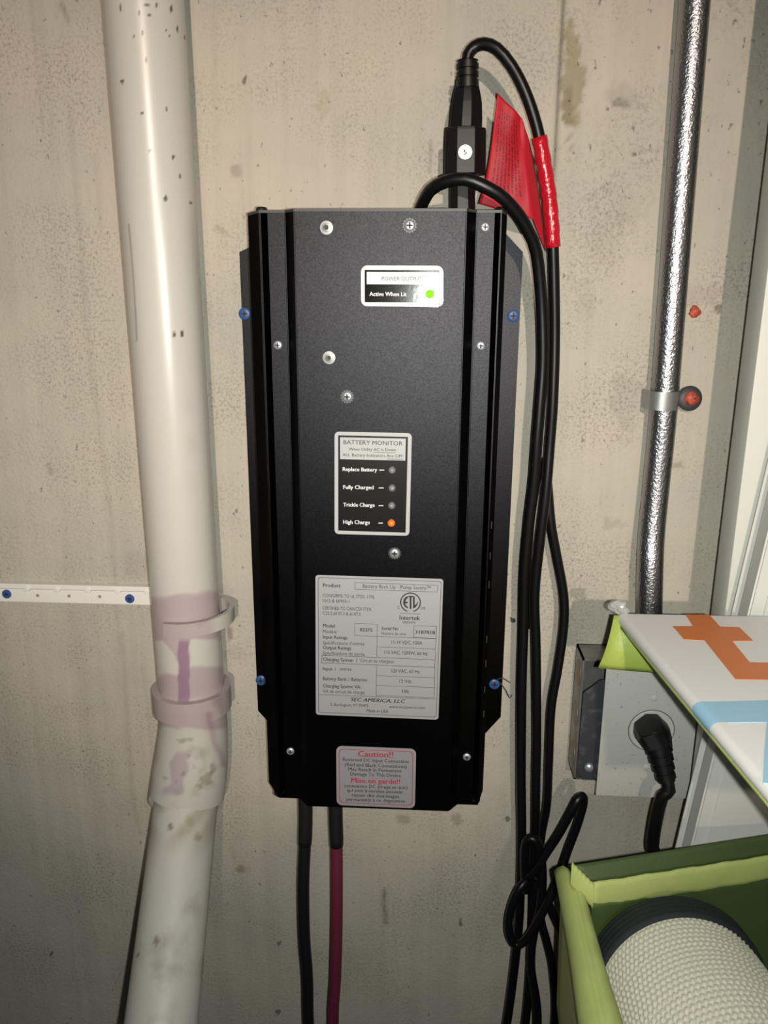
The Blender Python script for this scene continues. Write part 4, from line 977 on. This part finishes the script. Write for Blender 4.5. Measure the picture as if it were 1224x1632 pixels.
# padded left rim: outer roll, stitched fold and inner binding lofted front to back
v = []; NS = 40
so_, sf_, si_ = [lerp_list(q_, NS) for q_ in (OUTER, FOLD, INNR)]
for i in range(NS):
    a_, b_, c_ = so_[i], sf_[i], si_[i]; wv = .0006*math.sin(i*1.3)
    U = Vector((0, 0, 1))
    v += [c_-U*.006, c_, c_.lerp(b_, .25)+U*(.0035+wv), c_.lerp(b_, .6)+U*(.0045+wv), b_.lerp(c_, .12)+U*.0015, b_-U*.0020, b_.lerp(a_, .15)+U*.0012, b_.lerp(a_, .45)+U*(.0045-wv), b_.lerp(a_, .8)+U*.0030, a_, a_-U*.010+Vector((.003, 0, 0)), a_-U*.016+Vector((.010, 0, 0))]
k = 12
f = [[i*k+j, i*k+(j+1) % k, (i+1)*k+(j+1) % k, (i+1)*k+j] for i in range(NS-1) for j in range(k)]+[list(range(k)), [(NS-1)*k+j for j in range(k)]]
mk('rim_binding', v, f, MT['lime'], rt_, True)
band('corner_fold', P(910, 1392, -.192), P(946, 1428, -.196), .0030, .0105, 0, MT['lime'], amp=.0003)
# mesh strip standing above the back binding
m0, m1 = P(908, 1380, -.187), P(1224, 1331, BL.y+(BR.y-BL.y)/1.3+.008); m1 = m0+(m1-m0)*1.25
v = []; 
for i in range(25):
    s_ = i/24
    for j in range(5): v.append(m0.lerp(m1, s_).lerp(BL.lerp(BR, s_)+Vector((0, .003, .006)), j/4))
f = [[i*5+j, (i+1)*5+j, (i+1)*5+j+1, i*5+j+1] for i in range(24) for j in range(4)]
ms = mk('mesh_strip', v, f, mat('green_mesh_dense', (0.055, 0.085, 0.025), 0.5, bump=(1400, 0.5, .0006)), rt_, True); mm = ms.modifiers.new('thick', 'SOLIDIFY'); mm.thickness = .0014
# bottom and posts
g = G(); ce = (BL+BR+FL+FR)/4; pts = [p_+(ce-p_)*.10 for p_ in (BL, BR, FR, FL)]
g.add([(p_.x, p_.y, zbn) for p_ in pts]+[(p_.x, p_.y, zbn+.004) for p_ in pts], [[0, 1, 2, 3], [4, 5, 6, 7]]+[[i, (i+1) % 4, 4+(i+1) % 4, 4+i] for i in range(4)]); g.build('bottom_panel', MT['lime'], rt_)
for p_ in (lpt(Wd-.012, .03, 0), lpt(Wd-.012, Dp-.03, 0)):   # uprights beyond the frame
    G().tube([(p_.x, p_.y, 0.0), (p_.x, p_.y, zl-TH+.001)], .009, 16).build('frame_post', MT['post'], rt_, smooth=40)
for p_ in (pts[0], pts[3]):
    G().tube([(p_.x+.02, p_.y-.0, 0.0), (p_.x+.02, p_.y, zbn+.002)], .009, 16).build('frame_post', MT['post'], rt_, smooth=40)

# ================================================================== ROPE BASKET LYING IN THE BIN
axd = Vector((0.06, -1.0, 0.20)).normalized()
sx = axd.cross(Vector((0, 0, 1))).normalized(); uz = sx.cross(axd)
bk = root('rope_basket', ec, 'cream woven rope basket with black rim lying on its side in the green bin', 'basket')
def cyl(name, s0, s1, Rf, nrow, nth, m, cap0=False):
    v = []; 
    for i in range(nrow+1):
        s_ = s0+(s1-s0)*i/nrow
        for k in range(nth):
            th = 2*math.pi*k/nth; r_ = Rf(s_, th); v.append(ec+axd*s_+(sx*math.cos(th)+uz*math.sin(th))*r_)
    f = [[i*nth+k, i*nth+(k+1) % nth, (i+1)*nth+(k+1) % nth, (i+1)*nth+k] for i in range(nrow) for k in range(nth)]
    f += [[k for k in range(nth)]] if cap0 else []
    return mk(name, v, f, m, bk, True)
ROW = .0052
PHR = [random.uniform(0, 6.28) for _ in range(97)]
def rope_r(s_, th):
    ph = s_/ROW; row = math.floor(ph); w_ = ph-row
    st3 = math.sin(th*92+PHR[row % 97]+(w_-.5)*2.2+.5*math.sin(th*7+row))
    return R0+.0016*math.sqrt(max(0, math.sin(math.pi*w_)))*(0.55+.45*st3)
cyl('woven_wall', .024, .19, rope_r, 160, 552, MT['rope'])
def black_r(s_, th):
    e = (s_+.004)/.03; return R0+.0045-.010*max(0, (.25-e)/.25)**2-.003*max(0, (e-.8)/.2)**2+.0006*abs(math.sin(s_/ROW*math.pi))
cyl('black_rim', -.004, .026, black_r, 40, 160, MT['ropeblack'], cap0=True)
# crumpled clear scrap on the far corner of the lid
q = la+Vector((.002, .004, .004)); bm = bmesh.new(); bmesh.ops.create_icosphere(bm, subdivisions=3, radius=.0068)
for vv in bm.verts: vv.co = Vector((vv.co.x*1.15, vv.co.y*.7, vv.co.z*.75))*(1+.75*noise.noise(vv.co*190))
tag(G().bm(bm, Matrix.Translation(q)).build('plastic_scrap', MT['clear'], origin=q), 'crumpled clear plastic scrap on the far corner of the lid', 'scrap')
